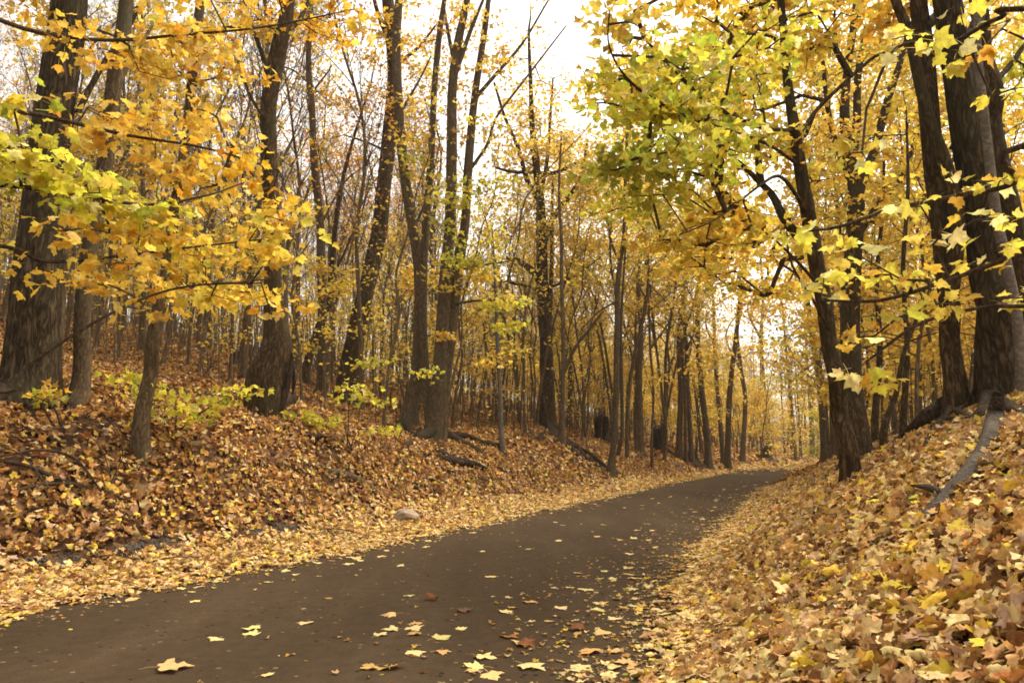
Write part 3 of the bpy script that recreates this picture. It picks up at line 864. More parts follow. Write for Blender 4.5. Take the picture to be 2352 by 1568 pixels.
# heap of sticks at the left
for i, (lab, pts) in enumerate((
        ('thickest dark stick in the heap of sticks on the left bank', [(-30, 1078, 9, .10), (60, 1098, 10, .10), (150, 1120, 9, .05), (232, 1140, 6)]),
        ('straight pale stick lying across the top of the heap on the left bank', [(-20, 1070, 4, .22), (50, 1100, 4, .22), (110, 1145, 4, .1)]),
        ('curved brown stick arching over the heap on the left bank', [(0, 1090, 5, .18), (90, 1090, 6, .24), (170, 1102, 6, .2), (240, 1150, 5, .03)]),
        ('lower dark stick under the heap on the left bank', [(20, 1140, 7, .02), (100, 1128, 8, .06), (190, 1130, 6, .05), (225, 1144, 4)]))):
    log('stick', lab, 'stick', pts, M['twig'] if i != 1 else M['drift'], sides=7)

# grey weathered log on the right bank, leaning from the roots
def driftlog():
    pts = [(2292, 905, 24, .32), (2285, 960, 34, .22), (2268, 1020, 38, .14), (2235, 1075, 38, .08), (2190, 1125, 35, .05), (2140, 1175, 29, .03), (2105, 1215, 19, .01), (2080, 1240, 8, 0)]
    P = []; r = []
    for px, py, w, lift in pts:
        h = hit(px, max(py + w * .42, 985)); q = at(px, py, h[1])
        P.append(q); r.append(w * .5 * mpp(q[1], py))
    s = catmull(np.hstack([np.array(P), np.array(r)[:, None]]), 8)
    mb = MB(); tube(mb, s[:, :3], s[:, 3], 14, lumpy=.10)
    k = s[34]; tube(mb, [k[:3], k[:3] + [-.10, .03, .05], k[:3] + [-.20, .05, .06]], [.03, .022, .006], 7)
    tag(mb.build('weathered_log', M['drift'], loc=tuple(s[:, :3].mean(0))), 'grey barkless log leaning down the right bank from the large trunk', 'log')


driftlog()

# ------------------------------------------------------------------ the trees with a face of their own
tree('oak_tree', 'massive oak with dark furrowed bark at the left edge, thickest trunk on the left bank',
     [(62, 925, 141.9), (66, 860, 118.7), (72, 780, 106.6), (84, 640, 96.3), (96, 500, 91.2), (112, 360, 86.0), (130, 220, 79.1), (146, 90, 75.7), (156, -20, 72.2), (176, -220, 67.1)], M['oak'],
     base=(62, 915), sides=44, lumpy=.05, flare=.12, flen=.4, top=4.5,
     limbs=[[(178, 260, 13, 0), (230, 160, 12, .2), (290, 70, 11, .4), (350, -40, 9, .6)], [(150, -60, 40, 0), (60, -220, 34, -.4), (-60, -420, 22, -.8)]],
     blobs=[(60, -330, 330, 160, 0, 2.2, 33, 9, 'rust', .25), (330, -200, 180, 120, .4, 1.5, 14, 8, 'gold', .22)],
     roots=[[(90, 900, 40, .12), (150, 930, 26, .06), (190, 955, 12, 0)], [(30, 905, 50, .12), (-20, 930, 34, .05), (-60, 950, 18, 0)], [(70, 925, 34, .05), (80, 965, 18, 0), (100, 990, 8, 0)]])
tree('maple_tree', 'slender grey maple just right of the massive oak on the left bank',
     [(172, 930, 40), (178, 860, 36), (190, 720, 34), (202, 610, 34), (222, 480, 35), (240, 372, 35), (256, 260, 35), (268, 180, 34), (282, 90, 32), (290, 0, 30), (306, -200, 26)], M['maple'], base=(172, 928), top=4,
     limbs=[[(262, 220, 12, 0), (300, 140, 9, .5), (350, 60, 6, 1)]],
     blobs=[(250, 60, 130, 90, .2, 1.2, 34, 8, 'gold'), (320, -180, 240, 130, 0, 1.6, 24, 8, 'gold', .22)], roots=[[(176, 925, 16, .05), (150, 950, 9, .02), (140, 965, 4, 0)]])
tree('maple_tree', 'slim maple low on the left bank, its foot nearest the asphalt among sticks',
     [(322, 1044, 38.7), (330, 960, 33.4), (345, 860, 31.7), (358, 780, 30.8), (374, 650, 27.3), (398, 490, 25.5), (424, 324, 23.8), (439, 190, 22.9), (450, 108, 22.0), (462, 10, 20.2), (480, -180, 17.6)], M['maple'], base=(322, 1045), top=3,
     limbs=[[(378, 640, 9, 0), (430, 640, 7, -.3), (520, 650, 5, -.6), (620, 640, 3, -.8)], [(447, 120, 10, 0), (500, 70, 8, -.3), (570, 60, 5, -.5)], [(360, 770, 8, 0), (330, 700, 6, -.5), (270, 660, 4, -.9)]],
     blobs=[(480, 650, 110, 60, -.5, .8, 26, 7, 'yellow'), (420, 380, 100, 110, -.3, 1., 30, 8, 'gold'), (500, 130, 110, 80, -.2, .9, 26, 8, 'gold'), (300, 660, 90, 40, -.6, .6, 14, 7, 'gold'), (470, -150, 260, 140, 0, 1.6, 22, 8, 'orange', .2)], leaf=.115)
t4 = tree('maple_tree', 'trunk with swollen sweeping curved base on the left bank, hollow dark foot',
     [(610, 958, 88), (611, 915, 94), (615, 868, 92), (627, 830, 80), (635, 794, 68), (634, 758, 57), (630, 722, 49), (628, 685, 43), (627, 632, 39), (629, 520, 38), (621, 440, 37), (618, 324, 35), (616, 252, 36), (629, 165, 38), (644, 95, 36), (660, 20, 30), (672, -120, 27)], M['dark'],
     base=(618, 948), sides=30, lumpy=.03, flare=.08, flen=.25, wobble=0, top=4,
     limbs=[[(622, 195, 13, 0), (600, 120, 10, .2), (575, 50, 8, .3), (545, -60, 6, .4)], [(650, 75, 15, 0), (680, 55, 11, .3), (706, 10, 9, .6), (730, -60, 7, .8)], [(628, 300, 8, 0), (580, 230, 6, -.3), (550, 150, 5, -.5)]],
     blobs=[(690, 40, 110, 60, .3, 1.2, 30, 7, 'orange'), (560, 60, 90, 80, .2, 1.2, 26, 7, 'gold'), (640, 500, 70, 60, -.6, .6, 12, 7, 'gold'), (650, -180, 300, 140, 0, 1.8, 27, 8, 'orange', .2)],
     roots=[[(590, 915, 44, .1), (568, 880, 26, .05), (556, 865, 10, 0)], [(650, 930, 40, .12), (672, 900, 24, .08), (690, 880, 10, 0)], [(630, 940, 30, .04), (660, 960, 14, 0), (690, 965, 6, 0)]])
y4 = t4.location[1]
for nm, pts in (('hollow', [(640, 948, 24), (650, 912, 22), (662, 872, 14), (670, 835, 9), (669, 805, 4)]), ('burr', [(672, 905, 5), (675, 870, 8), (672, 835, 8), (666, 805, 3)])):  # hollow: dark rot-coloured strip laid on the foot for its shaded recess
    P = catmull(np.array([[*at(px, py, y4 - (.10 if nm == 'hollow' else 0)), w * .5 * mpp(y4, py)] for px, py, w in pts]), 5)
    mb = MB(); tube(mb, P[:, :3], P[:, 3], 10, lumpy=.2); mb.build(nm, M['rot'], t4)
tree('slender_tree', 'straight thin grey stem right of the curved trunk, with fine side twigs',
     [(738, 900, 22), (740, 830, 21), (742, 758, 21), (739, 640, 20), (737, 560, 20), (734, 504, 19), (721, 360, 17), (716, 252, 15), (708, 144, 13), (713, 36, 10), (716, -120, 8)], M['maple'], base=(738, 900), top=2.5,
     limbs=[[(720, 200, 5, 0), (670, 160, 4, .2), (620, 150, 2, .4)], [(722, 205, 5, 0), (750, 170, 4, .1), (762, 150, 3, .2)], [(735, 520, 5, 0), (790, 420, 4, .3), (840, 380, 2, .6)]],
     blobs=[(760, 330, 70, 160, .3, .8, 40, 3, 'rust', .16), (720, 120, 110, 110, .3, 1., 60, 5, 'gold', .16), (780, 220, 80, 100, .3, 1., 36, 5, 'gold', .16)])
tree('slender_tree', 'dark twisted sapling stem leaning right beside the straight thin grey stem',
     [(700, 885, 22), (704, 845, 20), (722, 780, 19), (745, 720, 17), (758, 680, 16), (764, 610, 14), (770, 530, 12), (790, 400, 9), (820, 290, 6), (850, 200, 4)], M['dark'], base=(700, 885), top=1.5,
     limbs=[[(762, 640, 6, 0), (800, 560, 5, .3), (830, 470, 3, .5)]],
     blobs=[(820, 300, 60, 120, .3, .7, 30, 2, 'rust'), (790, 640, 50, 60, .2, .5, 12, 5, 'gold')])
tree('maple_tree', 'dark trunk leaning strongly to the right beyond the curved trunk',
     [(796, 925, 58), (800, 870, 50), (812, 800, 43), (826, 730, 40), (845, 650, 38), (858, 590, 37), (871, 530, 34), (885, 400, 33), (897, 290, 34), (906, 180, 33), (900, 80, 30), (890, 0, 27), (884, -150, 24)], M['dark'], base=(797, 925), sides=16, top=4,
     limbs=[[(902, 110, 15, 0), (880, 60, 12, -.2), (862, 10, 9, -.3), (850, -60, 8, -.5)], [(907, 150, 10, 0), (960, 110, 7, .3), (1000, 60, 4, .5)], [(890, 350, 6, 0), (850, 330, 5, -.3), (790, 310, 3, -.6)]],
     blobs=[(900, 130, 50, 120, -.3, .5, 40, 8, 'gold', .12), (895, 40, 60, 60, -.2, .8, 20, 8, 'orange'), (840, 170, 90, 110, .2, 1.2, 46, 6, 'gold', .16), (960, 190, 80, 110, .3, 1., 34, 5, 'yellow', .16), (800, 330, 90, 40, -.5, .6, 14, 6, 'orange'), (860, -140, 220, 110, 0, 1.6, 18, 8, 'orange', .2)])
tree('maple_tree', 'pale trunk rising left of the triple trunk, crossing behind the dark leaning one',
     [(938, 975, 42), (944, 942, 34), (957, 870, 30), (963, 780, 30), (967, 690, 30), (962, 600, 27), (952, 540, 25), (936, 450, 24), (922, 330, 22), (914, 216, 21), (910, 100, 19), (918, -40, 16)], M['maple'], base=(938, 975), top=3,
     limbs=[[(950, 530, 7, 0), (985, 440, 5, .2), (1010, 330, 3, .4)], [(918, 260, 7, 0), (960, 190, 5, .2), (990, 130, 3, .4)]],
     blobs=[(950, 420, 50, 90, -.4, .6, 26, 6, 'lime'), (930, 260, 60, 80, -.2, .6, 20, 6, 'gold'), (960, 60, 90, 90, .2, 1., 20, 5, 'gold')], roots=[[(935, 970, 18, .05), (915, 985, 9, 0), (900, 990, 4, 0)]])
tree('maple_tree', 'triple trunk maple on the crest of the bank with exposed spreading roots',
     [(1000, 1006, 58), (1002, 970, 46), (1006, 920, 40), (1012, 816, 33), (1019, 708, 30), (1026, 600, 28), (1033, 520, 26), (1037, 360, 24), (1038, 216, 22), (1050, 110, 20), (1066, 36, 16), (1085, -60, 13)], M['maple'], base=(1000, 1008), sides=16, flare=.5, top=3,
     limbs=[[(1008, 960, 34, .1), (1018, 880, 33, .12), (1032, 780, 31, .14), (1046, 660, 30, .16), (1060, 560, 26, .2), (1069, 504, 22, .2), (1077, 360, 20, .25), (1091, 216, 17, .3), (1105, 126, 15, .3), (1120, 18, 12, .3), (1130, -80, 8, .4)],
            [(992, 980, 30, .35), (982, 900, 24, .4), (974, 800, 20, .45), (972, 660, 18, .5), (976, 540, 17, .5), (990, 360, 16, .5), (997, 216, 14, .5), (1008, 90, 13, .5), (1024, -20, 10, .5)],
            [(1040, 190, 12, 0), (1060, 130, 11, 0), (1085, 60, 9, 0), (1110, 0, 6, 0)], [(1088, 230, 10, .3), (1140, 170, 8, .5), (1200, 100, 6, .7), (1260, 0, 4, .9)], [(1045, 150, 10, 0), (1030, 80, 8, 0), (1020, 20, 6, 0)],
            [(1080, 390, 8, .3), (1120, 330, 7, .2), (1140, 270, 6, .1), (1200, 190, 5, .2), (1300, 60, 3, .3)], [(1052, 620, 7, .1), (1100, 610, 5, -.4), (1170, 600, 3, -.8)], [(1040, 700, 7, .1), (1100, 690, 5, -.5), (1190, 690, 3, -1.)]],
     blobs=[(1090, 590, 80, 60, -.8, .7, 30, 8, 'lime', .16), (1190, 720, 55, 45, -1.1, .5, 24, 8, 'lime', .16), (1060, 660, 70, 30, -.5, .5, 14, 7, 'yellow'), (1100, 440, 70, 60, -.6, .6, 24, 7, 'lime', .16),
            (1010, 500, 60, 60, -.4, .6, 18, 7, 'lime', .16), (1120, 110, 70, 70, .1, .8, 22, 7, 'gold'), (1080, 200, 80, 60, .1, .8, 16, 5, 'gold'), (1000, 160, 60, 80, .3, .7, 14, 5, 'gold'), (1030, 760, 40, 40, -.4, .4, 7, 6, 'gold'),
            (1130, 60, 160, 90, .4, 1., 40, 3, 'gold', .16), (1230, 200, 110, 130, .5, 1., 50, 3, 'gold', .16), (1090, 320, 90, 70, .2, .9, 30, 5, 'yellow', .16), (1000, 60, 90, 80, .4, 1., 34, 5, 'gold', .16), (960, 340, 60, 60, .2, .8, 20, 5, 'gold', .16)],
     roots=[[(1005, 1000, 34, .1), (1040, 1015, 22, .06), (1090, 1035, 15, .03), (1120, 1055, 8, 0)], [(990, 1000, 34, .1), (955, 1012, 22, .06), (930, 985, 14, .04), (880, 975, 8, 0)], [(1010, 1010, 28, .08), (1060, 1008, 18, .08), (1110, 1022, 13, .06), (1150, 1028, 10, .04), (1158, 990, 8, .02)],
            [(985, 1010, 24, .06), (1010, 1040, 14, .03), (1050, 1050, 10, 0)], [(980, 1000, 22, .08), (940, 1020, 15, .03), (915, 1040, 8, 0)], [(1000, 1015, 22, .04), (1030, 1052, 15, .02), (1070, 1062, 9, 0)]])
tree('dark_tree', 'dark gnarled trunk forking high, alone in the middle of the bank crest',
     [(1258, 985, 42), (1258, 940, 35), (1257, 888, 32), (1253, 780, 29), (1247, 690, 28), (1245, 620, 26), (1243, 540, 24), (1240, 450, 20), (1231, 378, 17), (1222, 290, 13), (1220, 220, 10), (1215, 100, 7)], M['dark'], base=(1258, 985), sides=16, lumpy=.08, top=2,
     limbs=[[(1243, 470, 13, 0), (1225, 440, 12, -.1), (1209, 410, 11, -.2), (1190, 340, 9, -.3), (1160, 270, 7, -.4), (1135, 190, 5, -.5)], [(1245, 570, 18, 0), (1262, 520, 15, -.1), (1285, 480, 13, -.2), (1312, 445, 11, -.3), (1335, 400, 8, -.4), (1350, 320, 5, -.5)],
            [(1240, 450, 10, 0), (1255, 380, 9, .2), (1262, 300, 7, .3), (1270, 180, 4, .4)], [(1246, 655, 18, 0), (1225, 625, 16, -.2), (1195, 602, 14, -.4), (1165, 592, 10, -.6)], [(1247, 668, 9, 0), (1200, 655, 8, -.3), (1145, 643, 5, -.6)],
            [(1265, 660, 7, 0), (1320, 635, 6, -.2), (1380, 590, 3, -.4)], [(1235, 395, 9, 0), (1180, 395, 7, -.4), (1138, 385, 5, -.6)], [(1238, 400, 9, 0), (1280, 395, 8, -.3), (1340, 365, 5, -.6), (1370, 350, 3, -.7)]],
     blobs=[(1240, 330, 120, 90, .4, 1.6, 70, 7, 'gold', .2), (1330, 420, 90, 70, .2, 1.2, 46, 7, 'dim', .2), (1220, 250, 160, 190, .5, 1.6, 60, 1, 'gold', .2), (1200, 150, 90, 120, 0, 1., 60, 1, 'gold', .2), (1280, 210, 90, 120, .2, 1., 50, 1, 'gold', .2), (1170, 540, 90, 60, .2, 1., 24, 6, 'gold', .2), (1330, 640, 60, 60, -.2, .8, 14, 5, 'dim')],
     leaf=.13, roots=[[(1255, 985, 24, .05), (1275, 1008, 14, .05), (1310, 1020, 11, .04), (1345, 1045, 11, .05), (1385, 1085, 8, 0)], [(1262, 990, 20, .05), (1240, 1008, 14, .05), (1225, 1015, 8, 0)],
                       [(1270, 995, 18, .04), (1320, 1030, 15, .06), (1350, 1060, 12, .05), (1400, 1090, 6, 0)], [(1280, 1005, 16, .05), (1330, 1050, 12, .03), (1360, 1080, 6, 0)]])
tree('slender_tree', 'straight double stemmed tree in front of the tall rotten stump',
     [(1402, 1092, 24), (1406, 1050, 16), (1412, 978, 13), (1414, 900, 13), (1416, 816, 13), (1418, 740, 13), (1419, 660, 12), (1424, 600, 11), (1431, 560, 10), (1434, 500, 8), (1437, 400, 8), (1440, 280, 6)], M['maple'], base=(1403, 1092), sides=10, top=2,
     limbs=[[(1420, 1045, 10, .3), (1429, 990, 9, .35), (1428, 880, 8, .4), (1426, 760, 7, .4), (1432, 640, 5, .4), (1440, 520, 3, .4)], [(1424, 600, 7, 0), (1405, 560, 6, 0), (1395, 500, 4, 0)], [(1419, 690, 5, 0), (1370, 720, 4, -.2), (1325, 770, 2, -.3)]],
     blobs=[(1430, 480, 80, 110, .2, 1.4, 40, 7, 'gold', .2), (1470, 590, 60, 50, .4, 1., 16, 6, 'dim'), (1430, 330, 70, 90, .2, 1.2, 30, 6, 'lime', .2)],
     roots=[[(1405, 1085, 14, .04), (1430, 1092, 8, .02), (1445, 1098, 4, 0)], [(1400, 1085, 12, .04), (1385, 1080, 8, 0), (1370, 1075, 4, 0)]], leaf=.13)
tree('slender_tree', 'thin stem between the dark gnarled trunk and the rotten stump, taller than its partner',
     [(1289, 1020, 16), (1292, 960, 12), (1293, 850, 10), (1294, 760, 10), (1290, 660, 9), (1290, 560, 8), (1284, 440, 6), (1290, 300, 4)], M['far'], base=(1289, 1018), sides=8, limbs=[[(1293, 860, 9, 0), (1320, 800, 8, -.2), (1350, 760, 7, -.4), (1385, 715, 5, -.6)]],
     blobs=[(1300, 480, 50, 100, .2, 1., 20, 6, 'dim')])
tree('slender_tree', 'thin dark stem close left of the dark double stemmed tree, with one bent side branch',
     [(1308, 985, 13), (1309, 900, 11), (1311, 800, 10), (1313, 700, 9), (1317, 600, 8), (1320, 480, 5), (1326, 380, 3)], M['dark'], base=(1308, 985), sides=8, limbs=[[(1302, 800, 5, 0), (1330, 730, 5, .1), (1370, 690, 4, .2), (1420, 675, 2, .3)]], blobs=[(1330, 560, 50, 100, .3, 1., 18, 6, 'dim')])
tree('sapling', 'thin bent sapling leaning from the bank edge right of the triple trunk',
     [(1156, 1034, 13), (1151, 990, 12), (1150, 940, 11), (1147, 860, 11), (1142, 780, 10), (1140, 700, 8), (1135, 600, 6), (1130, 520, 3)], M['pale'], base=(1154, 1034), sides=8, blobs=[(1150, 800, 50, 70, 0, .6, 14, 6, 'gold'), (1140, 660, 50, 60, 0, .6, 12, 6, 'yellow')])

FARL = [  # slim trunks along the far left edge of the road
    ('slim trunk rising beside the low black stump by the far bend', [(1590, 1070, 22), (1586, 1000, 16), (1580, 900, 14), (1577, 805, 13), (1570, 700, 11), (1572, 600, 8), (1566, 480, 5)], 'dim'),
    ('thickest pale trunk in the far row of trees along the left edge of the road', [(1628, 1078, 28), (1624, 1000, 22), (1613, 913, 20), (1604, 800, 18), (1602, 700, 15), (1610, 600, 11), (1614, 480, 7)], 'gold'),
    ('slim leaning trunk right of the thickest trunk in the far row', [(1662, 1072, 18), (1656, 1000, 14), (1649, 913, 13), (1642, 800, 12), (1638, 700, 10), (1630, 600, 8), (1640, 470, 5)], 'dim'),
    ('sturdy trunk standing over low yellow leaves at the far end of the row', [(1704, 1062, 22), (1708, 1000, 17), (1711, 913, 15), (1702, 850, 13), (1694, 760, 11), (1700, 640, 8), (1696, 520, 5)], 'gold'),
    ('pale forked trunk behind the small black stump at the far bend', [(1765, 1030, 20), (1760, 960, 18), (1753, 870, 16), (1748, 780, 13), (1752, 680, 9), (1745, 560, 6)], 'yellow'),
    ('thin leaning pole of a tree at the far bend of the road', [(1828, 1060, 11), (1822, 980, 10), (1812, 880, 9), (1804, 790, 8), (1796, 680, 5)], 'yellow'),
    ('dark slim trunk just left of the leaning roadside trunk at right', [(1866, 1045, 14), (1862, 960, 12), (1856, 860, 10), (1850, 760, 8), (1846, 640, 5)], 'yellow'),
    ('thin dark stem leaning left on the bank right of the hollow stump', [(1523, 1060, 11), (1530, 1000, 10), (1520, 900, 9), (1507, 800, 8), (1496, 700, 7), (1488, 600, 4)], 'dim'),
    ('thin straight stem standing before the hollow stump', [(1498, 1078, 11), (1497, 1010, 9), (1500, 900, 8), (1494, 800, 8), (1490, 700, 7), (1484, 560, 4)], 'gold')]
tree('maple_tree', 'yellow round crowned maple in the woods behind the dark gnarled trunk',
     [(1262, 950, 18), (1264, 850, 14), (1262, 740, 12), (1266, 620, 10), (1268, 500, 8), (1270, 400, 5)], M['far'], Y=33., sides=9, leaf=.2, protos=LF_LOW, twigsides=3, wobble=.1,
     blobs=[(1230, 340, 110, 80, 0, 2.4, 105, 9, 'gold', .34), (1340, 430, 100, 80, .5, 2.4, 85, 9, 'gold', .34), (1190, 470, 80, 70, 0, 2., 56, 9, 'yellow', .34), (1300, 560, 110, 60, 0, 2., 50, 8, 'gold', .34), (1240, 260, 90, 50, 0, 2., 40, 8, 'gold', .34)])
tree('maple_tree', 'wide golden maple in the woods right of the straight double stemmed tree',
     [(1470, 985, 18), (1468, 880, 14), (1472, 760, 12), (1466, 640, 10), (1474, 540, 7), (1476, 440, 4)], M['far'], Y=36., sides=9, leaf=.2, protos=LF_LOW, twigsides=3, wobble=.1,
     blobs=[(1440, 430, 90, 60, 0, 2.4, 46, 9, 'gold', .34), (1530, 520, 110, 70, .5, 2.4, 56, 9, 'dim', .34), (1420, 560, 80, 60, 0, 2., 36, 8, 'yellow', .34), (1540, 650, 100, 50, 0, 2., 36, 8, 'gold', .34)])
tree('maple_tree', 'broad yellow maple arching over the far bend beside the leaning roadside trunk',
     [(1893, 1010, 18), (1886, 900, 15), (1872, 780, 13), (1850, 660, 11), (1824, 560, 8), (1800, 470, 5)], M['far'], Y=38., sides=9, leaf=.2, protos=LF_LOW, twigsides=3, wobble=.1,
     blobs=[(1700, 500, 120, 70, 0, 2.6, 66, 9, 'gold', .34), (1640, 620, 110, 60, .5, 2.4, 50, 8, 'dim', .34), (1790, 600, 100, 70, 0, 2.2, 50, 9, 'gold', .34), (1800, 790, 60, 50, -.5, 1.6, 26, 9, 'green', .3), (1740, 720, 90, 50, 0, 2., 36, 8, 'gold', .34)])
tree('maple_tree', 'tall soft yellow maple standing left of the far bend, among the slim far trunks',
     [(1560, 1015, 15), (1564, 900, 12), (1560, 780, 10), (1570, 660, 8), (1576, 560, 6)], M['far'], Y=44., sides=8, leaf=.21, protos=LF_LOW, twigsides=3, wobble=.1,
     blobs=[(1540, 520, 110, 60, 0, 2.6, 70, 9, 'yellow', .36), (1620, 600, 110, 60, .5, 2.6, 70, 9, 'gold', .36), (1560, 700, 110, 50, 0, 2.4, 57, 8, 'dim', .36), (1600, 800, 90, 40, 0, 2.4, 35, 8, 'gold', .36)])
tree('maple_tree', 'golden maple closing the view straight above the end of the asphalt',
     [(1672, 1030, 14), (1676, 900, 12), (1690, 780, 10), (1704, 660, 8), (1720, 560, 6)], M['far'], Y=50., sides=8, leaf=.22, protos=LF_LOW, twigsides=3, wobble=.1,
     blobs=[(1720, 540, 120, 60, 0, 2.8, 80, 9, 'gold', .38), (1800, 620, 100, 70, .5, 2.6, 70, 9, 'yellow', .38), (1700, 680, 110, 60, 0, 2.6, 64, 9, 'dim', .38), (1780, 740, 100, 60, 0, 2.6, 64, 9, 'gold', .38), (1720, 830, 100, 50, 0, 2.6, 48, 8, 'gold', .38), (1820, 860, 60, 50, 0, 2., 38, 8, 'green', .38)])
for lab, path, pal in FARL:
    path = [(a, b, w * .68) for a, b, w in path]
    b0 = path[0]; tp = path[-1]; md = path[len(path) // 2]
    tree('roadside_tree', lab, path, M['far'], base=b0[:2], sides=9, leaf=.19, top=1.5, wobble=.06,
         limbs=[[(md[0], md[1], 6, 0), (md[0] + R.normal(0, 40), md[1] - 80, 4, R.normal(0, 1)), (md[0] + R.normal(0, 60), md[1] - 150, 3, R.normal(0, 1.4))]],
         blobs=[(tp[0], tp[1] + 20, 60, 90, 0, 2.4, 34, 6, pal, .32), (md[0] + R.normal(0, 20), md[1] - 90, 65, 60, 0, 2., 26, 6, pal, .32), (md[0] + R.normal(0, 40), md[1] + 60, 45, 25, -.6, 1.4, 10, 6, 'gold', .3)], protos=LF_LOW, twigsides=3)

# right hand side
tree('maple_tree', 'leaning trunk standing alone at the foot of the right bank, nearest the asphalt',
     [(1952, 1105, 52), (1950, 1079, 42), (1941, 1010, 40), (1931, 949, 39), (1920, 870, 38), (1911, 805, 37), (1896, 697, 36), (1877, 620, 35), (1862, 530, 34), (1843, 414, 30), (1823, 306, 26), (1811, 198, 22), (1801, 72, 19), (1792, 0, 17), (1780, -150, 13)], M['dark'], base=(1952, 1108), sides=18, flare=.25, top=3,
     limbs=[[(1868, 580, 24, 0), (1835, 545, 22, .1), (1800, 500, 20, .1), (1775, 450, 17, .2), (1740, 414, 13, .2), (1700, 375, 10, .2), (1640, 330, 6, .2)], [(1748, 425, 18, .15), (1742, 370, 15, .2), (1738, 325, 10, .25)],
            [(1856, 500, 12, 0), (1830, 450, 10, -.2), (1790, 405, 8, -.4), (1740, 430, 6, -.8), (1650, 500, 4, -1.2), (1560, 540, 3, -1.6)], [(1826, 330, 9, 0), (1870, 260, 9, .3), (1940, 190, 8, .4), (2010, 130, 7, .5), (2050, 122, 6, .5)],
            [(1808, 150, 9, 0), (1780, 90, 8, -.2), (1720, 78, 6, -.5), (1680, 80, 4, -.8)], [(1885, 660, 9, 0), (1840, 610, 7, -.2), (1790, 560, 5, -.3), (1740, 520, 3, -.5)], [(1822, 300, 9, 0), (1740, 290, 8, -.8), (1620, 230, 9, -1.2), (1540, 150, 8, -1.6), (1480, 90, 5, -1.9)],
            [(1835, 380, 8, 0), (1760, 330, 8, -.6), (1640, 290, 9, -1.2), (1540, 250, 9, -1.6), (1450, 190, 6, -2.), (1400, 110, 4, -2.3), (1400, 20, 3, -2.4)], [(1905, 760, 7, 0), (1868, 690, 6, -.4), (1820, 610, 5, -.6), (1805, 540, 4, -.7)]],
     blobs=[(1700, 560, 130, 55, 4., 1.5, 50, 9, 'yellow', .2), (1800, 650, 90, 60, 4., 1.4, 36, 9, 'gold', .2), (1600, 600, 120, 45, 3., 1.5, 36, 8, 'gold', .2), (1560, 110, 145, 94, -.8, 1.80, 74, 11, 'yellow', .15), (1700, 90, 145, 115, 1.3, 2.26, 86, 11, 'yellow', .15), (1660, 250, 156, 105, -.3, 2.10, 63, 11, 'lime', .15), (1500, 290, 112, 63, -1.4, 1.50, 36, 11, 'lime', .15), (1470, 380, 100, 63, -1.6, 1.34, 31, 12, 'green', .15), (1580, 420, 134, 73, -1., 1.66, 37, 11, 'lime', .15),
            (1720, 470, 112, 63, 1.3, 1.66, 48, 10, 'yellow', .15), (1620, 540, 134, 52, -.8, 1.50, 37, 10, 'yellow', .15), (1800, 160, 123, 115, 1.3, 2.10, 54, 10, 'yellow', .15), (1880, 90, 134, 105, 1.3, 2.26, 54, 10, 'yellow', .15), (1560, 200, 112, 63, -1.3, 1.34, 25, 10, 'green', .15),
            (1450, 80, 78, 63, -2., 1.20, 25, 6, 'dim', .15), (1420, 170, 60, 60, -2., .7, 14, 4, 'lime'), (1720, 640, 100, 52, 1.3, 1.20, 28, 9, 'yellow', .15), (1700, -160, 380, 126, 0, 3.30, 8, 9, 'yellow', .22), (1750, 330, 100, 84, 1.3, 1.50, 36, 10, 'yellow', .15)], leaf=.082, protos=LF_MID)
tree('maple_tree', 'thick trunk forking into three, directly behind the leaning trunk on the right bank',
     [(1965, 985, 56), (1960, 900, 46), (1954, 800, 43), (1952, 700, 42), (1958, 600, 40), (1965, 510, 38), (1964, 440, 34), (1950, 350, 26), (1938, 270, 22), (1946, 160, 18), (1962, 40, 15), (1975, -80, 12)], M['dark'], Y=15.5, sides=16, top=3,
     limbs=[[(1966, 470, 24, 0), (1985, 400, 22, .3), (2010, 342, 20, .5), (2038, 234, 17, .8), (2066, 150, 14, 1.), (2090, 60, 10, 1.2)], [(1956, 390, 20, 0), (1968, 280, 18, .5), (1970, 180, 16, .8), (1990, 60, 11, 1.)], [(1960, 560, 18, 0), (2010, 480, 15, .6), (2070, 410, 13, 1.), (2110, 300, 10, 1.3)],
            [(1955, 420, 16, 0), (1920, 330, 13, -.4), (1900, 240, 11, -.6), (1890, 140, 8, -.8)], [(1970, 520, 10, 0), (2040, 500, 8, .2), (2100, 470, 5, .4)]],
     blobs=[(1990, 120, 130, 110, .6, 2.16, 79, 11, 'yellow', .17), (2050, 280, 110, 100, .8, 1.92, 56, 10, 'dim', .17), (1900, 300, 90, 110, -.2, 1.68, 49, 10, 'gold', .17), (2060, 450, 110, 80, .9, 1.80, 49, 10, 'gold', .17), (1990, 580, 110, 80, .6, 1.68, 41, 10, 'yellow', .17), (1900, 480, 60, 80, -.3, 1.20, 21, 9, 'yellow', .17),
            (2000, -120, 300, 120, 0, 2.64, 9, 9, 'gold', .22), (2010, 740, 90, 70, .5, 1.44, 27, 9, 'gold', .17)], leaf=.09)
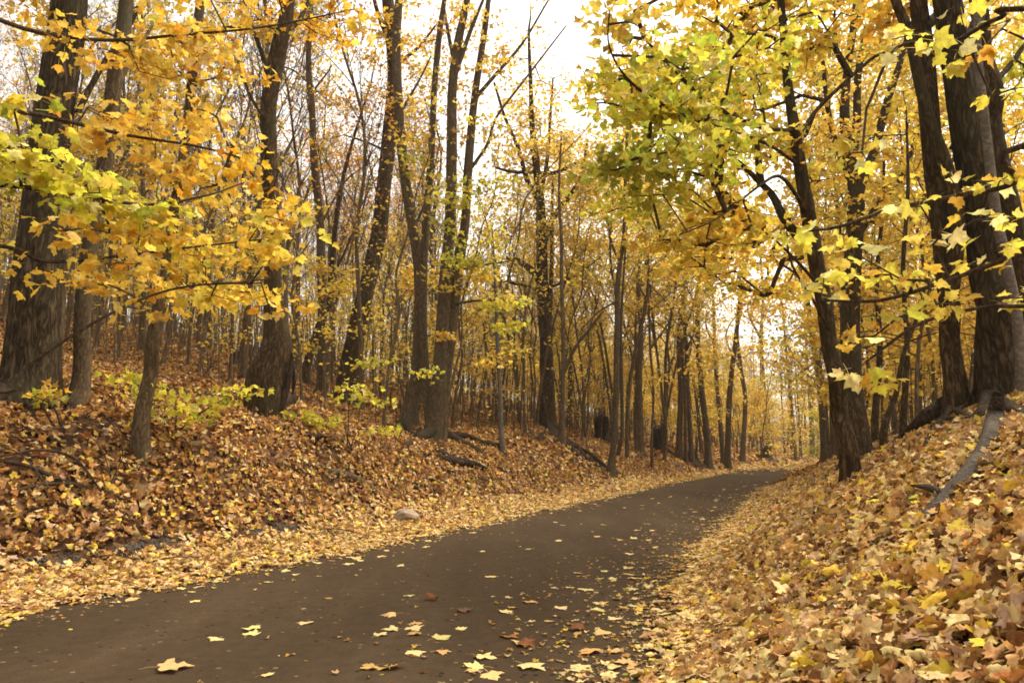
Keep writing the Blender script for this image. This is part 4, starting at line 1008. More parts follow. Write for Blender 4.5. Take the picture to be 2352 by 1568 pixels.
t12 = tree('maple_tree', 'dark trunk with pale slanting limb in front, second from the right on the right bank',
     [(2196, 925, 57.0), (2193, 880, 46.0), (2186, 790, 44.2), (2180, 710, 45.1), (2175, 643, 46.0), (2166, 540, 46.9), (2154, 450, 46.0), (2142, 360, 44.2), (2131, 252, 42.3), (2124, 108, 40.5), (2112, 10, 36.8), (2090, -180, 31.3)], M['dark'], Y=8.2, sides=20, top=3.5, flare=.4, flen=.25,
     limbs=[[(2186, 700, 24, -.12), (2196, 600, 28, -.22), (2202, 520, 29, -.27), (2189, 440, 30, -.3), (2166, 360, 29, -.3), (2136, 285, 27, -.3), (2114, 200, 25, -.3), (2088, 78, 23, -.3), (2060, 10, 21, -.3), (2030, -90, 17, -.3)], [(2128, 60, 24, 0), (2160, 30, 22, .2), (2180, 20, 16, .3)], [(2185, 340, 10, .05), (2205, 310, 8, .2), (2215, 290, 5, .3)]],
     blobs=[(2100, -140, 260, 110, 0, 1.8, 24, 8, 'gold', .2), (2050, 60, 70, 60, .4, .9, 12, 7, 'gold')],
     roots=[[(2170, 952, 46, .16), (2140, 962, 38, .15), (2105, 985, 28, .09), (2060, 1022, 20, .04), (2010, 1058, 12, .02), (1960, 1090, 6, 0)], [(2185, 962, 22, .08), (2160, 985, 15, .06), (2135, 1015, 11, .04), (2100, 1060, 8, .01)], [(2210, 962, 22, .05), (2232, 975, 14, .02), (2250, 990, 7, 0)]])
P = []  # dark lump under the root arch, its colour standing for the shade there
for px, py, w in ((2105, 1008, 10), (2135, 996, 24), (2165, 982, 32), (2195, 972, 24), (2220, 972, 8)):
    h_ = hit_near(px, py, 7.4); P.append([h_[0], h_[1], float(Hh(h_[0], h_[1])) + .02, w * .5 * mpp(h_[1], py)])
P = catmull(np.array(P), 4); mb = MB(); tube(mb, P[:, :3], P[:, 3], 9, lumpy=.25); mb.build('hollow', M['rot'], t12)
tree('oak_tree', 'largest dark oak on the right bank, behind the grey barkless log',
     [(2298, 940, 111.9), (2296, 890, 96.2), (2288, 790, 87.4), (2280, 710, 82.2), (2268, 640, 78.7), (2258, 540, 76.9), (2246, 440, 73.4), (2226, 320, 68.1), (2202, 150, 63.0), (2178, 10, 57.7), (2150, -180, 50.7)], M['oak'], Y=8.0, sides=44, lumpy=.045, flare=.35, flen=.3, top=4,
     blobs=[(2200, -200, 240, 110, 0, 2., 27, 8, 'gold', .22)], limbs=[[(2205, 150, 30, -.05), (2240, 60, 26, .2), (2280, -40, 20, .5)]],
     roots=[[(2265, 955, 34, .04), (2240, 972, 22, .02), (2205, 1000, 12, 0)], [(2330, 955, 34, .05), (2365, 965, 22, .02), (2400, 975, 12, 0)]])
tree('maple_tree', 'trunk with knotty bulge at the right edge, partly behind the largest right oak',
     [(2400, 935, 71.4), (2385, 850, 56.1), (2368, 740, 51.0), (2350, 640, 49.3), (2333, 560, 47.6), (2318, 480, 45.9), (2296, 370, 44.2), (2283, 275, 44.2), (2275, 215, 49.3), (2262, 126, 39.1), (2244, 20, 35.7), (2215, -160, 30.6)], M['dark'], Y=9.4, sides=18, top=3,
     limbs=[[(2275, 200, 14, 0), (2320, 150, 12, .3), (2370, 80, 9, .5), (2420, 30, 6, .7)]],
     blobs=[(2340, 200, 80, 90, .8, 1.2, 20, 6, 'lime', .17), (2320, 70, 80, 60, .8, 1.2, 18, 6, 'gold', .17), (2340, -140, 200, 100, 0, 1.6, 16, 8, 'gold', .2)])
tree('pale_tree', 'thin pale grey stem with knots squeezed before the two right edge trunks',
     [(2350, 950, 30), (2345, 850, 26), (2332, 720, 24), (2312, 600, 23), (2296, 500, 22), (2278, 380, 21), (2256, 220, 19), (2246, 120, 17), (2238, 0, 15), (2226, -120, 12)], M['pale'], Y=7.4, sides=12, flare=.2, top=2,
     blobs=[(2230, -140, 130, 80, 0, 1.2, 8, 7, 'gold')])
for k, (lab, x0, y0, Yd, tx, ty) in enumerate((
        ('thin bare crooked stem on the right bank left of the slanting pale limb', 2075, 985, 13., 2080, 250),
        ('thin dead leaning stem crossing low on the right bank', 2030, 990, 12.5, 2125, 640),
        ('slim brown stem on the right bank close behind the forking trunk', 2010, 960, 17., 2030, 320))):
    tree('slender_tree', lab, [(x0, y0, 16), (x0 + (tx - x0) * .25 + 5, y0 + (ty - y0) * .25, 12), (x0 + (tx - x0) * .5 - 6, y0 + (ty - y0) * .5, 10), (x0 + (tx - x0) * .75 + 4, y0 + (ty - y0) * .75, 8), (tx, ty, 4)], M['dark'], Y=Yd, sides=8,
         blobs=[(tx, ty + 60, 70, 120, 0, 1., 18, 5, 'dim', .17), ((x0 + tx) / 2, (y0 + ty) / 2, 70, 100, 0, 1., 22, 1, 'dim')])
# broken dead tree low on the right bank
root = thing('dead_tree', 'dead dark tangle of a fallen crown on the right bank behind the leaning trunk', 'dead tree', hit(2085, 960))
b = np.array(root.location)
mb = MB(); tube(mb, [b + [-.5, .6, .02], b + [0, .3, .12], b + [.7, .1, .3], b + [1.5, .2, .55]], [.09, .085, .07, .04], 10, lumpy=.1); mb.build('trunk', M['rot'], root)
tg = b + R.normal(0, 1, (46, 3)) * [.9, .7, .35] + [.4, .3, .75]; tg[:, 2] = np.maximum(tg[:, 2], b[2] + .1)
mb = MB(); twig_mesh(mb, grow(np.array([b + [-.5 + .5 * i, .6 - .12 * i, .05 + .12 * i] for i in range(5)]), tg, .006)); mb.build('crown', M['dark'], root)
for lab, pts in (('dark root like branch sloping down the right bank under the forking trunk', [(2230, 925, 9, .1), (2150, 960, 10, .05), (2080, 1000, 9, .02), (2000, 1040, 5, 0)]),
                 ('short mossy log lying on the right bank above the leaning trunk', [(1990, 985, 16, .04), (2040, 968, 18, .05), (2090, 945, 16, .06), (2120, 935, 10, .06)])):
    log('fallen_log', lab, 'log', pts, M['dark'])

# ------------------------------------------------------------------ low boughs hanging close to the camera
def bough_tree(label, tx, Y, r, blobs, starts, leaf, protos, hgt=11):
    z = float(Hh(tx, Y)); root = thing('maple_tree', label, 'tree', (tx, Y, z))
    mb = MB(); P = np.array([[tx, Y, z - .2], [tx + .05, Y, z + 1.5], [tx - .05, Y + .1, z + 4], [tx + .1, Y, z + 8], [tx, Y, z + hgt]]); s = catmull(np.hstack([P, np.array([[r], [r * .9], [r * .75], [r * .5], [r * .2]])]), 6)
    tube(mb, s[:, :3], s[:, 3], 18, lumpy=.05, flare=.5); mb.build('trunk', M['maple'], root)
    st = []
    for lb in starts:
        P = np.array([[tx, Y, lb[0]]] + [list(at(*q[:3])) for q in lb[1]]); n = len(P); rr = np.linspace(lb[2], .006, n)
        s = catmull(np.hstack([P, rr[:, None]]), 6); mb = MB(); tube(mb, s[:, :3], s[:, 3], 7, lumpy=.05); mb.build('limb', M['twig'], root); st += [q[:3] for q in s[4:]]
    tg = []; fl = MB()
    for px, py, rx, ry, Yb, dY, n, per, pal, spread in blobs:
        p = blob_points(px, py, rx, ry, Yb, dY, n); tg.append(p); foliage(fl, protos, p, per, spread, leaf, pal, .8)
    mb = MB(); twig_mesh(mb, grow(np.array(st), np.concatenate(tg), .0022, .07), 5)
    mb.join(fl, 1).build('crown', [M['twig'], M['leaf']], root, smooth=False)


bough_tree('near maple whose golden and lime boughs hang across the upper left', -4.6, 3.6, .17,
           [(40, 380, 110, 90, 4.3, .4, 17, 7, 'lime', .10), (170, 430, 130, 60, 4.5, .4, 19, 7, 'lime', .10), (320, 470, 120, 50, 4.7, .4, 15, 6, 'lime', .10), (30, 270, 70, 60, 4.3, .4, 6, 6, 'lime', .10), (80, 520, 80, 50, 4.6, .4, 4, 4, 'gold', .10),
            (300, 300, 130, 90, 5.2, .6, 16, 5, 'gold', .13), (470, 370, 130, 80, 5.3, .6, 17, 5, 'gold', .13), (590, 380, 110, 70, 5.5, .6, 12, 5, 'orange', .13), (420, 200, 110, 90, 5.5, .6, 12, 5, 'gold', .13), (210, 120, 140, 90, 5.3, .6, 14, 5, 'gold', .13),
            (470, 60, 150, 70, 5.8, .6, 16, 5, 'gold', .13), (340, 40, 170, 50, 5.5, .5, 12, 5, 'gold', .13), (60, 40, 90, 60, 5., .5, 5, 5, 'gold', .13), (700, 40, 170, 45, 6.3, .6, 16, 5, 'orange', .13), (590, 110, 90, 60, 6., .6, 7, 4, 'gold', .13), (800, 20, 80, 30, 6.6, .5, 4, 5, 'gold', .13),
            (430, 560, 130, 60, 5., .5, 20, 5, 'yellow', .12), (580, 540, 100, 55, 5.3, .5, 15, 5, 'yellow', .12), (540, 640, 120, 45, 5.3, .5, 12, 4, 'yellow', .12), (320, 610, 120, 40, 5., .5, 8, 4, 'gold', .12), (220, 560, 90, 50, 4.8, .5, 5, 4, 'gold', .12), (640, 610, 50, 60, 5.6, .4, 6, 4, 'yellow', .12),
            (660, 460, 60, 50, 5.6, .4, 4, 4, 'orange', .12), (370, 720, 90, 30, 5., .4, 4, 4, 'gold', .12), (640, 690, 60, 30, 5.6, .4, 4, 4, 'gold', .12), (120, 640, 80, 40, 4.7, .4, 4, 4, 'gold', .12)],
           [(2.6, [(-60, 420, 4.2), (140, 440, 4.5), (330, 470, 4.8), (470, 450, 5.), (560, 420, 5.3)], .018), (3.6, [(-80, 220, 4.6), (120, 270, 5.), (290, 310, 5.2), (470, 340, 5.3), (640, 390, 5.6)], .02), (4.4, [(-60, 20, 4.8), (200, 90, 5.2), (420, 80, 5.6), (620, 60, 6.), (820, 20, 6.6)], .02),
            (1.6, [(-40, 900, 4.4), (60, 840, 4.6), (200, 750, 4.8), (330, 685, 5.), (450, 655, 5.2), (600, 650, 5.5)], .015), (2.2, [(-50, 560, 4.4), (100, 600, 4.6), (260, 590, 4.8), (420, 570, 5.), (600, 550, 5.4)], .015), (3., [(-40, 330, 4.2), (60, 340, 4.3), (150, 400, 4.5)], .015)],
           0.086, LF_HI)
RB = [(1935, 340, 22, 20, 3), (1995, 335, 12, 22, 2), (1845, 532, 20, 14, 3), (1900, 556, 22, 20, 3), (1955, 540, 20, 22, 3), (1880, 690, 24, 18, 3), (1912, 655, 14, 14, 2), (1985, 840, 44, 28, 7), (2000, 760, 30, 20, 4), (2050, 95, 30, 26, 3), (2090, 135, 26, 26, 3),
      (2140, 110, 20, 20, 2), (2230, 115, 20, 24, 2), (2195, 165, 12, 14, 1), (2130, 555, 24, 20, 3), (2195, 550, 20, 16, 2), (2240, 600, 26, 24, 3), (2310, 590, 24, 24, 2), (2320, 690, 40, 30, 4), (2290, 430, 40, 24, 4), (2180, 400, 18, 18, 2), (2165, 460, 16, 16, 2),
      (2090, 480, 20, 20, 2), (2030, 660, 34, 28, 5), (2160, 690, 24, 24, 3), (2110, 640, 26, 20, 3), (2340, 215, 22, 26, 3), (2230, 30, 22, 14, 2), (2300, 30, 34, 20, 3), (2070, 720, 20, 16, 2), (1960, 600, 20, 20, 2), (2250, 235, 14, 10, 1), (2340, 480, 20, 20, 2), (2240, 500, 26, 16, 2)]
bough_tree('near maple whose few pale yellow leaves dangle close across the right side', 4.9, 2.9, .15,
           [(px, py, rx, ry, 3.25 + .25 * math.sin(px), .12, n, 2, 'pale', .035) for px, py, rx, ry, n in RB],
           [(2.2, [(2440, 330, 3.1), (2330, 420, 3.2), (2200, 450, 3.2), (2050, 480, 3.3), (1930, 520, 3.3), (1850, 530, 3.4)], .016), (2.0, [(2440, 560, 3.1), (2300, 600, 3.1), (2160, 650, 3.2), (2020, 690, 3.3), (1890, 690, 3.4)], .014), (2.9, [(2440, 20, 3.), (2300, 40, 3.1), (2180, 100, 3.2), (2060, 110, 3.2), (1990, 250, 3.3)], .014),
            (1.8, [(2440, 700, 3.1), (2300, 700, 3.2), (2120, 740, 3.2), (1990, 830, 3.3)], .010)], .082, LF_HI)


# ------------------------------------------------------------------ saplings with yellow leaves on the left bank
def sapling(label, px, py, blobs, Yoff=0., leaf=.095, stems=3, name='maple_sapling'):
    b = hit(px, py); Y = b[1]; z = float(Hh(b[0], Y)); root = thing(name, label, 'sapling', (b[0], Y, z))
    st = [np.array([b[0], Y, z + .1])]
    mb = MB()
    for i in range(stems):
        t = blobs[i % len(blobs)]; e = at(t[0] + R.normal(0, t[2] * .3), t[1], Y + t[4]); s0 = np.array([b[0] + R.normal(0, .05), Y + R.normal(0, .05), z - .05])
        P = [s0, s0 * .6 + e * .4 + [R.normal(0, .05), R.normal(0, .05), .12], e]; s = catmull(np.hstack([np.array(P), np.array([[.014], [.009], [.003]])]), 6)
        tube(mb, s[:, :3], s[:, 3], 6); st += [q[:3] for q in s[3:]]
    mb.build('stem', M['twig'], root)
    crown(root, st, [(*t[:4], t[4], t[5], *t[6:]) for t in blobs], Y, leaf, LF_MID, 4, .0022)


sapling('maple sapling with lime sprays before the curved trunk base on the left bank', 400, 1000, [(430, 900, 104, 41, -.1, .5, 22, 5, 'lime', 0.12), (530, 895, 78, 39, 0, .4, 16, 5, 'lime', 0.12), (330, 880, 65, 34, 0, .4, 8, 4, 'lime', 0.11), (480, 950, 78, 23, 0, .4, 5, 4, 'lime', 0.11)])
sapling('lime leaved sapling in front of the dark leaning trunk on the left bank', 800, 1035, [(815, 895, 71, 46, 0, .5, 15, 5, 'lime', 0.12), (770, 940, 78, 41, -.1, .5, 12, 5, 'lime', 0.12), (840, 985, 65, 34, -.1, .4, 9, 4, 'lime', 0.11), (700, 975, 65, 29, -.1, .4, 7, 4, 'lime', 0.11)])
sapling('tall thin sapling with flat yellow green spray before the pale trunk', 910, 1010, [(880, 830, 78, 23, 0, .4, 14, 5, 'lime', 0.11), (965, 830, 46, 32, 0, .3, 5, 4, 'lime', 0.11), (990, 865, 26, 23, 0, .2, 5, 4, 'lime', 0.09)], stems=2)
sapling('small yellow leaved seedling at the foot of the massive left oak', 130, 975, [(70, 905, 65, 23, 0, .3, 7, 4, 'lime', 0.10), (130, 900, 52, 23, 0, .3, 5, 4, 'gold', 0.10)], stems=2)
sapling('sparse golden sapling on the hillside between the slim maple and the curved trunk', 470, 860, [(470, 790, 91, 46, 0, .8, 16, 4, 'gold', 0.16), (560, 740, 78, 57, 0, .8, 15, 4, 'gold', 0.16), (420, 720, 78, 57, 0, .8, 12, 4, 'yellow', 0.16)])
sapling('low yellow sapling under the far row of slim trunks by the bend', 1745, 1066, [(1750, 1030, 52, 25, 0, .8, 16, 4, 'gold', 0.23)], leaf=.2)
for k, (px, py, tx, ty, lab) in enumerate(((250, 1110, 320, 950, 'bare pale shoot rising right of the heap of sticks on the left bank'), (262, 1115, 200, 990, 'bare bent shoot rising behind the heap of sticks on the left bank'), (285, 1060, 250, 960, 'bare thin shoot left of the slim maple foot on the left bank'),
                                          (735, 1100, 770, 990, 'bare thin shoot above the dark fallen log end'), (870, 1045, 880, 900, 'bare upright shoot between the leaning trunk and pale trunk'))):
    b = hit(px, py); Y = b[1]; root = thing('bare_shoot', lab, 'sapling', b); e = at(tx, ty, Y)
    mb = MB(); tube(mb, catmull([b - [0, 0, .05], (b + e) / 2 + [.04, 0, .03], e], 6), np.linspace(.008, .003, 13), 5); mb.build('stem', M['drift'], root)
    tg = np.array([e, *(e + R.normal(0, .18, (5, 3)) * [1, 1, .6] + [0, 0, .1])]); mb = MB(); twig_mesh(mb, grow(np.array([(b + e) / 2, e]), tg, .0018)); mb.build('crown', M['twig'], root)

tw_ = []
for i in range(6):
    m_ = MB(); L = R.uniform(.5, 1.1); P = np.array([[0, 0, .01], [L * .35, R.normal(0, .05), .04], [L * .7, R.normal(0, .07), .03], [L, R.normal(0, .1), .01]])
    P = catmull(P, 4); tube(m_, P, np.linspace(.011, .003, len(P)), 5)
    for k in (4, 7): tube(m_, [P[k], P[k] + [.12, R.normal(0, .14), .05], P[k] + [.22, R.normal(0, .2), .03]], [.005, .004, .002], 4)
    tw_.append(m_.mesh('fallen_twig', M['twig']))
n = 0
while n < 60:
    y = 5 * math.exp(R.uniform(0, 1.7)); x = y * R.uniform(-.72, .72)
    if not ((xL(y) - x) * .91 > .6 or (.8 < (x - xR(y)) * .91 < 5 and y > 10)): continue
    if R.uniform() < .5: continue
    left = x < xL(y); o = bpy.data.objects.new('fallen_twig', tw_[R.integers(0, 6)]); C.objects.link(o)
    nn = normals(np.array([x]), np.array([y]))[0]; o.location = (x, y, float(Hh(x, y)) + .05)
    import mathutils
    q = mathutils.Vector((0, 0, 1)).rotation_difference(mathutils.Vector(tuple(nn))) @ mathutils.Euler((0, 0, R.uniform(0, 6.28))).to_quaternion()
    o.rotation_euler = q.to_euler(); o.scale = (float(R.uniform(.6, 1.3)),) * 3
    tag(o, 'thin dark twig lying loose on the leaves of the ' + ('left bank' if left else 'right bank'), 'twig', 'twigs on the left bank' if left else 'twigs on the right bank'); n += 1

# ------------------------------------------------------------------ woods behind: a few trees built once, then copied
def make_woods(kind, h, r, n_br, start, asc, reach, per, pal, leaf, clump=1., lean=.02, fork=0, protos=None, spread=.3, sub=3):
    P = [np.array([0, 0, -.3])]; d = np.array([R.normal(0, lean), R.normal(0, lean), 1.])
    k = 9
    for i in range(1, k + 1):
        d = d + np.array([R.normal(0, .03), R.normal(0, .03), 0]); P.append(np.array([0, 0, -.3]) + d * (h + .3) * i / k)
    rr = r * (1 - np.linspace(0, 1, k + 1) ** 1.3 * .9); s = catmull(np.hstack([np.array(P), rr[:, None]]), 3)
    tk = MB(); tube(tk, s[:, :3], s[:, 3], 7, lumpy=.05, flare=.5, flen=.3)
    tw = MB(); fl = MB(); ends = []; ed = []
    for b in range(n_br):
        u = start + (1 - start) * (b + R.uniform(0, 1)) / n_br; i = min(len(s) - 2, int(u * (len(s) - 1))); p0 = s[i, :3]; a = R.uniform(0, 6.28)
        L = reach * (1.15 - .75 * (u - start) / (1 - start)) * R.uniform(.6, 1.2); e_ = np.array([math.cos(a), math.sin(a), 0])
        p = p0; rad = min(s[i, 3] * .5, .012 + .008 * L); seg = 4; dirv = e_ * math.sin(asc) + np.array([0, 0, math.cos(asc)])
        has = R.uniform() < clump
        for q in range(seg):
            dirv = unit(dirv + R.normal(0, .16, 3)); pn = p + dirv * L / seg; ra = rad * (1 - q / seg * .8); ed.append((p, pn, ra, rad * (1 - (q + 1) / seg * .8)))
            if q > 0:
                for _ in range(sub):
                    t = unit(dirv + R.normal(0, .55, 3)) * L * R.uniform(.18, .38); ed.append((pn, pn + t * .5 + R.normal(0, .04, 3), ra * .45, .006)); ed.append((ed[-1][1], pn + t, .006, .003))
                    if has: ends.append(pn + t); ends.append(pn + t * .6)
            if has and q > 1: ends.append(pn)
            p = pn
    twig_mesh(tw, ed, 3)
    if per and ends:
        foliage(fl, protos or LF_LOW, np.array(ends), per, spread, leaf, pal, .4)
    if fl.v: tw.join(fl, 1)
    return [('trunk', tk.mesh('trunk', M['far'])), ('crown', tw.mesh('crown', [M['far'], M['leaf']], smooth=False))]


A = math.radians
WOODS = {
    'bare': [make_woods('bare', h, r, nb, .32, A(26), 3.0, 2 if i else 0, 'rust', .14, .4, spread=.25, sub=5) for i, (h, r, nb) in enumerate(((15, .065, 32), (17, .085, 36), (13, .05, 28), (18, .10, 38)))],
    'tall': [make_woods('tall', h, r, nb, .35, A(42), 3.2, 5, pal, .17, .85, spread=.32) for h, r, nb, pal in ((15, .09, 26, 'gold'), (17, .105, 28, 'dim'), (14, .075, 24, 'yellow'), (16, .09, 26, 'dim'))],
    'airy': [make_woods('airy', h, r, nb, .3, A(36), 3.2, 2, pal, .125, .5, spread=.28, sub=4) for h, r, nb, pal in ((16, .09, 30, 'gold'), (18, .105, 32, 'dim'), (14, .075, 28, 'gold'), (17, .085, 30, 'rust'))],
    'under': [make_woods('under', h, r, nb, .22, A(68), 2.0, 4, pal, .15, .95, spread=.24, lean=.05) for h, r, nb, pal in ((7, .05, 20, 'gold'), (6, .045, 18, 'yellow'), (8.5, .06, 24, 'dim'), (5, .04, 15, 'gold'))],
    'pole': [make_woods('pole', h, r, nb, .25, A(35), 1.4, 1, 'dim', .15, .45, spread=.2, sub=3, lean=.035) for h, r, nb in ((11, .05, 26), (9, .04, 24), (13, .06, 30), (7, .03, 20))],
    'green': [make_woods('green', 4.5, .05, 24, .1, A(65), 1.6, 5, 'green', .13, 1., spread=.2)],
}
WN = {'bare': ('bare_tree', 'tree'), 'tall': ('woodland_tree', 'tree'), 'airy': ('woodland_tree', 'tree'), 'under': ('understory_maple', 'tree'), 'pole': ('pole_tree', 'tree'), 'green': ('green_shrub', 'shrub')}


def plant(kind, x, y, label, group, s=1.):
    ps = WOODS[kind][R.integers(0, len(WOODS[kind]))]
    root = thing(WN[kind][0], label, WN[kind][1], (x, y, float(Hh(x, y))), group)
    root.rotation_euler = (R.normal(0, .045 if kind == 'pole' else .022), R.normal(0, .045 if kind == 'pole' else .022), R.uniform(0, 6.28)); root.scale = (s, s, s * R.uniform(.9, 1.15))
    for nm, me in ps:
        o = bpy.data.objects.new(nm, me); C.objects.link(o); o.parent = root


taken = []


def free(x, y, d):
    if (xL(y) - x) * .91 < 2.2 and (x - xR(y)) * .91 < 2.0: return False
    for a, b in taken:
        if (a - x) ** 2 + (b - y) ** 2 < d * d: return False
    taken.append((x, y)); return True


def stand(n, kind, y0, y1, u0, u1, label, group, d, s=(.85, 1.15), p=1.):
    k = tries = 0
    while k < n and tries < 6000:
        tries += 1
        y = (y0 ** p + (y1 ** p - y0 ** p) * R.uniform()) ** (1 / p); x = y * R.uniform(u0, u1)
        if not free(x, y, d): continue
        plant(kind, x, y, label, group, float(R.uniform(*s))); k += 1


# u is x / distance: -.67 is the left border of the view, .67 the right one
stand(105, 'bare', 22, 85, -.75, -.08, 'tall bare grey tree crowded among others up the left hillside', 'bare trees on the left hillside', 1.3, p=1.4)
stand(130, 'pole', 18, 75, -.75, .0, 'thin grey pole of a tree up the left hillside', 'thin poles on the left hillside', .9, p=1.3)
stand(64, 'airy', 21, 80, -.75, -.05, 'tall tree with thin golden crown up the left hillside', 'golden crowned trees on the left hillside', 1.8, p=1.4)
stand(26, 'under', 20, 60, -.7, -.05, 'small yellow leaved maple under the tall trees of the left hillside', 'small maples on the left hillside', 1.6)
stand(46, 'tall', 34, 110, -.08, .44, 'tall golden tree in the woods left of the far bend', 'golden trees left of the far bend', 2.2, s=(.55, .85), p=1.4)
stand(34, 'tall', 26, 52, .13, .46, 'golden crowned tree standing in the middle of the woods by the bend', 'golden trees by the bend', 2.4, s=(.82, 1.12))
stand(9, 'tall', 32, 55, -.02, .13, 'yellow crowned tree beyond the dark gnarled trunk', 'yellow trees beyond the gnarled trunk', 2.2, s=(.62, .78))
stand(120, 'pole', 26, 95, -.05, .44, 'thin straight pole of a tree in the woods left of the far bend', 'thin poles left of the far bend', 1.1, p=1.4)
stand(84, 'under', 27, 85, -.05, .46, 'low yellow maple in the woods left of the far bend', 'low maples left of the far bend', 1.8, p=1.3)
stand(34, 'tall', 17, 80, .40, .80, 'tall golden tree in the woods behind the right bank', 'golden trees behind the right bank', 2.2, p=1.3)
stand(54, 'under', 15, 60, .40, .80, 'low yellow maple behind the right bank', 'low maples behind the right bank', 1.5, p=1.2)
stand(24, 'pole', 16, 60, .40, .80, 'thin pole of a tree behind the right bank', 'thin poles behind the right bank', 1.1)
plant('green', 27., 66., 'green leaved shrub in the woods straight behind the far bend', None, 1.1)

# ------------------------------------------------------------------ the wood beyond, one mass
mb = MB(); fl = MB()
for i in range(640):
    y = R.uniform(88, 150); x = y * R.uniform(-.85, .9)
    if (xL(y) - x) * .91 < 2 and (x - xR(y)) * .91 < 2: continue
    z = float(Hh(x, y)); h = R.uniform(10, 17); r = R.uniform(.07, .17)
    q = np.array([x, y, z]); e = q + [R.normal(0, .6), R.normal(0, .6), h]
    tube(mb, [q - [0, 0, .3], (q + e) / 2 + [R.normal(0, .2), 0, 0], e], [r, r * .7, r * .15], 5)
    for _ in range(7):
        u = R.uniform(.3, .95); p = q + (e - q) * u; tube(mb, [p, p + [R.normal(0, 1.3), R.normal(0, 1.3), R.uniform(.8, 2.4)]], [.05, .015], 3)
    if R.uniform() < (.75 if x > -20 else .4):
        foliage(fl, LF_LOW, q + [0, 0, h * .5] + R.normal(0, 1, (30, 3)) * [1.8, 1.8, h * .25], 6, .6, .38, ['gold', 'dim', 'yellow', 'rust'][R.integers(0, 4)], .3)
wood = mb.build('far_woods', M['far']); tag(wood, 'far grey trunks massed beyond the hillside and bend', 'woods', kind='stuff')
tag(fl.build('far_foliage', M['leaf'], smooth=False), 'far yellow foliage massed above the distant trunks', 'foliage', kind='stuff')

# thin stems and brush filling the floor of the woods
mb = MB(); fl = MB()
n = 0
while n < 4200:
    y = 15 + 75 * R.uniform() ** .8; x = y * R.uniform(-.75, .75)
    a_ = (xL(y) - x) * .91; b_ = (x - xR(y)) * .91
    if not (a_ > 3.2 and y > 19 or b_ > 3.2): continue
    z = float(Hh(x, y)); h = R.gamma(3., .75) + .4; q = np.array([x, y, z - .05]); ln = R.normal(0, .09 * h, 2)
    r = .004 + .0032 * h * R.uniform(.6, 1.3)
    e = q + [ln[0], ln[1], h]; md = (q + e) / 2 + [R.normal(0, .03 * h), R.normal(0, .03 * h), 0]
    tube(mb, [q, md, e], [r, r * .75, r * .3], 3, cap=False)
    for _ in range(3):
        p = md + (e - md) * R.uniform(0, .9); g = p + R.normal(0, 1, 3) * [.16 * h, .16 * h, .05] + [0, 0, .14 * h]; tube(mb, [p, g], [r * .45, r * .15], 3, cap=False)
    if R.uniform() < .33: foliage(fl, LF_LOW, e + R.normal(0, .25, (3, 3)), 3, .2, .14, ['gold', 'dim', 'yellow'][R.integers(0, 3)], .3)
    n += 1
mb.join(fl, 1); tag(mb.build('undergrowth', [M['far'], M['leaf']], smooth=False), 'thin bare stems and brush filling the floor of the woods', 'undergrowth', kind='stuff')

# ------------------------------------------------------------------ thin haze volume, added to mute the far woods
mb = MB(); a, b, c, d, e, f = -175., 215., -50., 270., -1.6, 38.
mb.add([[x, y, z] for x in (a, b) for y in (c, d) for z in (e, f)], [[0, 1, 3, 2], [4, 6, 7, 5], [0, 4, 5, 1], [2, 3, 7, 6], [0, 2, 6, 4], [1, 5, 7, 3]])
hm = bpy.data.materials.new('added_haze'); hm.use_nodes = True; nt = hm.node_tree; nt.nodes.clear()
ho = nt.nodes.new('ShaderNodeOutputMaterial'); hv = nt.nodes.new('ShaderNodeVolumePrincipled'); hv.inputs['Color'].default_value = (.86, .84, .80, 1); hv.inputs['Density'].default_value = .0005; hv.inputs['Anisotropy'].default_value = .2
nt.links.new(hv.outputs[0], ho.inputs['Volume'])
tag(mb.build('haze', hm, smooth=False), 'thin haze added to soften the far woods', None, kind='stuff')

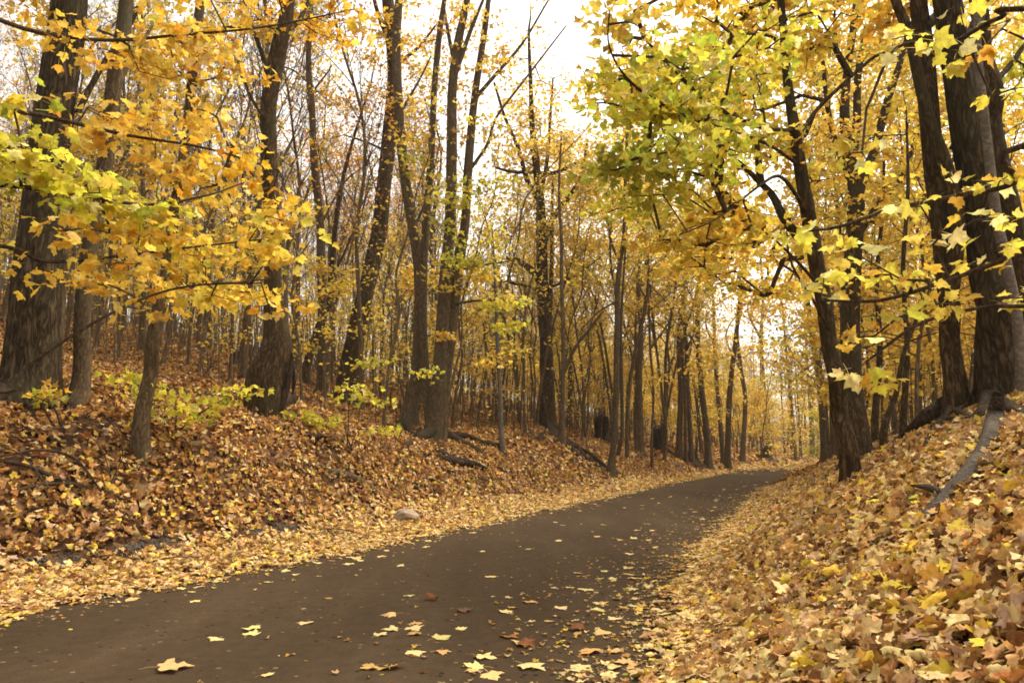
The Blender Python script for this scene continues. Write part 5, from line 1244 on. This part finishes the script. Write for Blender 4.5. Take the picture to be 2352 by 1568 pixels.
# ------------------------------------------------------------------ light, camera
EL_S, AZ = math.radians(60), math.radians(66)      # high veiled sun to the right, slightly ahead
wd = bpy.data.worlds.new('World'); sc.world = wd; wd.use_nodes = True
nt = wd.node_tree; nt.nodes.clear()
out = nt.nodes.new('ShaderNodeOutputWorld'); bg = nt.nodes.new('ShaderNodeBackground')
sky = nt.nodes.new('ShaderNodeTexSky'); sky.sky_type = 'NISHITA'; sky.sun_disc = False; sky.sun_elevation = EL_S; sky.sun_rotation = AZ; sky.dust_density = 4; sky.air_density = 1.
hs = nt.nodes.new('ShaderNodeHueSaturation'); hs.inputs['Saturation'].default_value = .10      # cloud cover takes the blue out
wm = nt.nodes.new('ShaderNodeMix'); wm.data_type = 'RGBA'; wm.blend_type = 'MULTIPLY'; wm.inputs['Factor'].default_value = 1; wm.inputs['B'].default_value = (1.0, .947, .86, 1)
nt.links.new(sky.outputs[0], hs.inputs['Color']); nt.links.new(hs.outputs[0], wm.inputs['A']); nt.links.new(wm.outputs['Result'], bg.inputs['Color']); bg.inputs['Strength'].default_value = .15
nt.links.new(bg.outputs[0], out.inputs['Surface'])
ld = bpy.data.lights.new('sun', 'SUN'); ld.energy = .7; ld.angle = math.radians(28); ld.color = (1, .93, .82)
lo = bpy.data.objects.new('sun', ld); C.objects.link(lo)
sd = np.array([math.sin(AZ) * math.cos(EL_S), math.cos(AZ) * math.cos(EL_S), math.sin(EL_S)])
import mathutils
lo.rotation_euler = mathutils.Vector(tuple(-sd)).to_track_quat('-Z', 'Y').to_euler(); lo.location = tuple(sd * 60)

cd = bpy.data.cameras.new('camera'); cd.sensor_width = 36; cd.lens = 36 * F / W; cd.clip_end = 800; cd.clip_start = .05
co = bpy.data.objects.new('camera', cd); C.objects.link(co); co.location = tuple(CAM); co.rotation_euler = (math.pi / 2 + TH, 0, 0)
sc.camera = co
sc.view_settings.view_transform = 'Standard'; sc.view_settings.look = 'None'; sc.view_settings.exposure = 1.5; sc.view_settings.gamma = 1
sc.cycles.max_bounces = 6; sc.cycles.diffuse_bounces = 4; sc.cycles.glossy_bounces = 2; sc.cycles.transmission_bounces = 5; sc.cycles.transparent_max_bounces = 4
sc.cycles.volume_bounces = 1; sc.cycles.caustics_reflective = False; sc.cycles.caustics_refractive = False; sc.cycles.sample_clamp_indirect = 6
sc.cycles.filter_width = 1.75
sc.cycles.use_denoising = True
try:
    sc.cycles.denoiser = 'OPENIMAGEDENOISE'; sc.cycles.denoising_input_passes = 'RGB_ALBEDO_NORMAL'
except Exception: pass
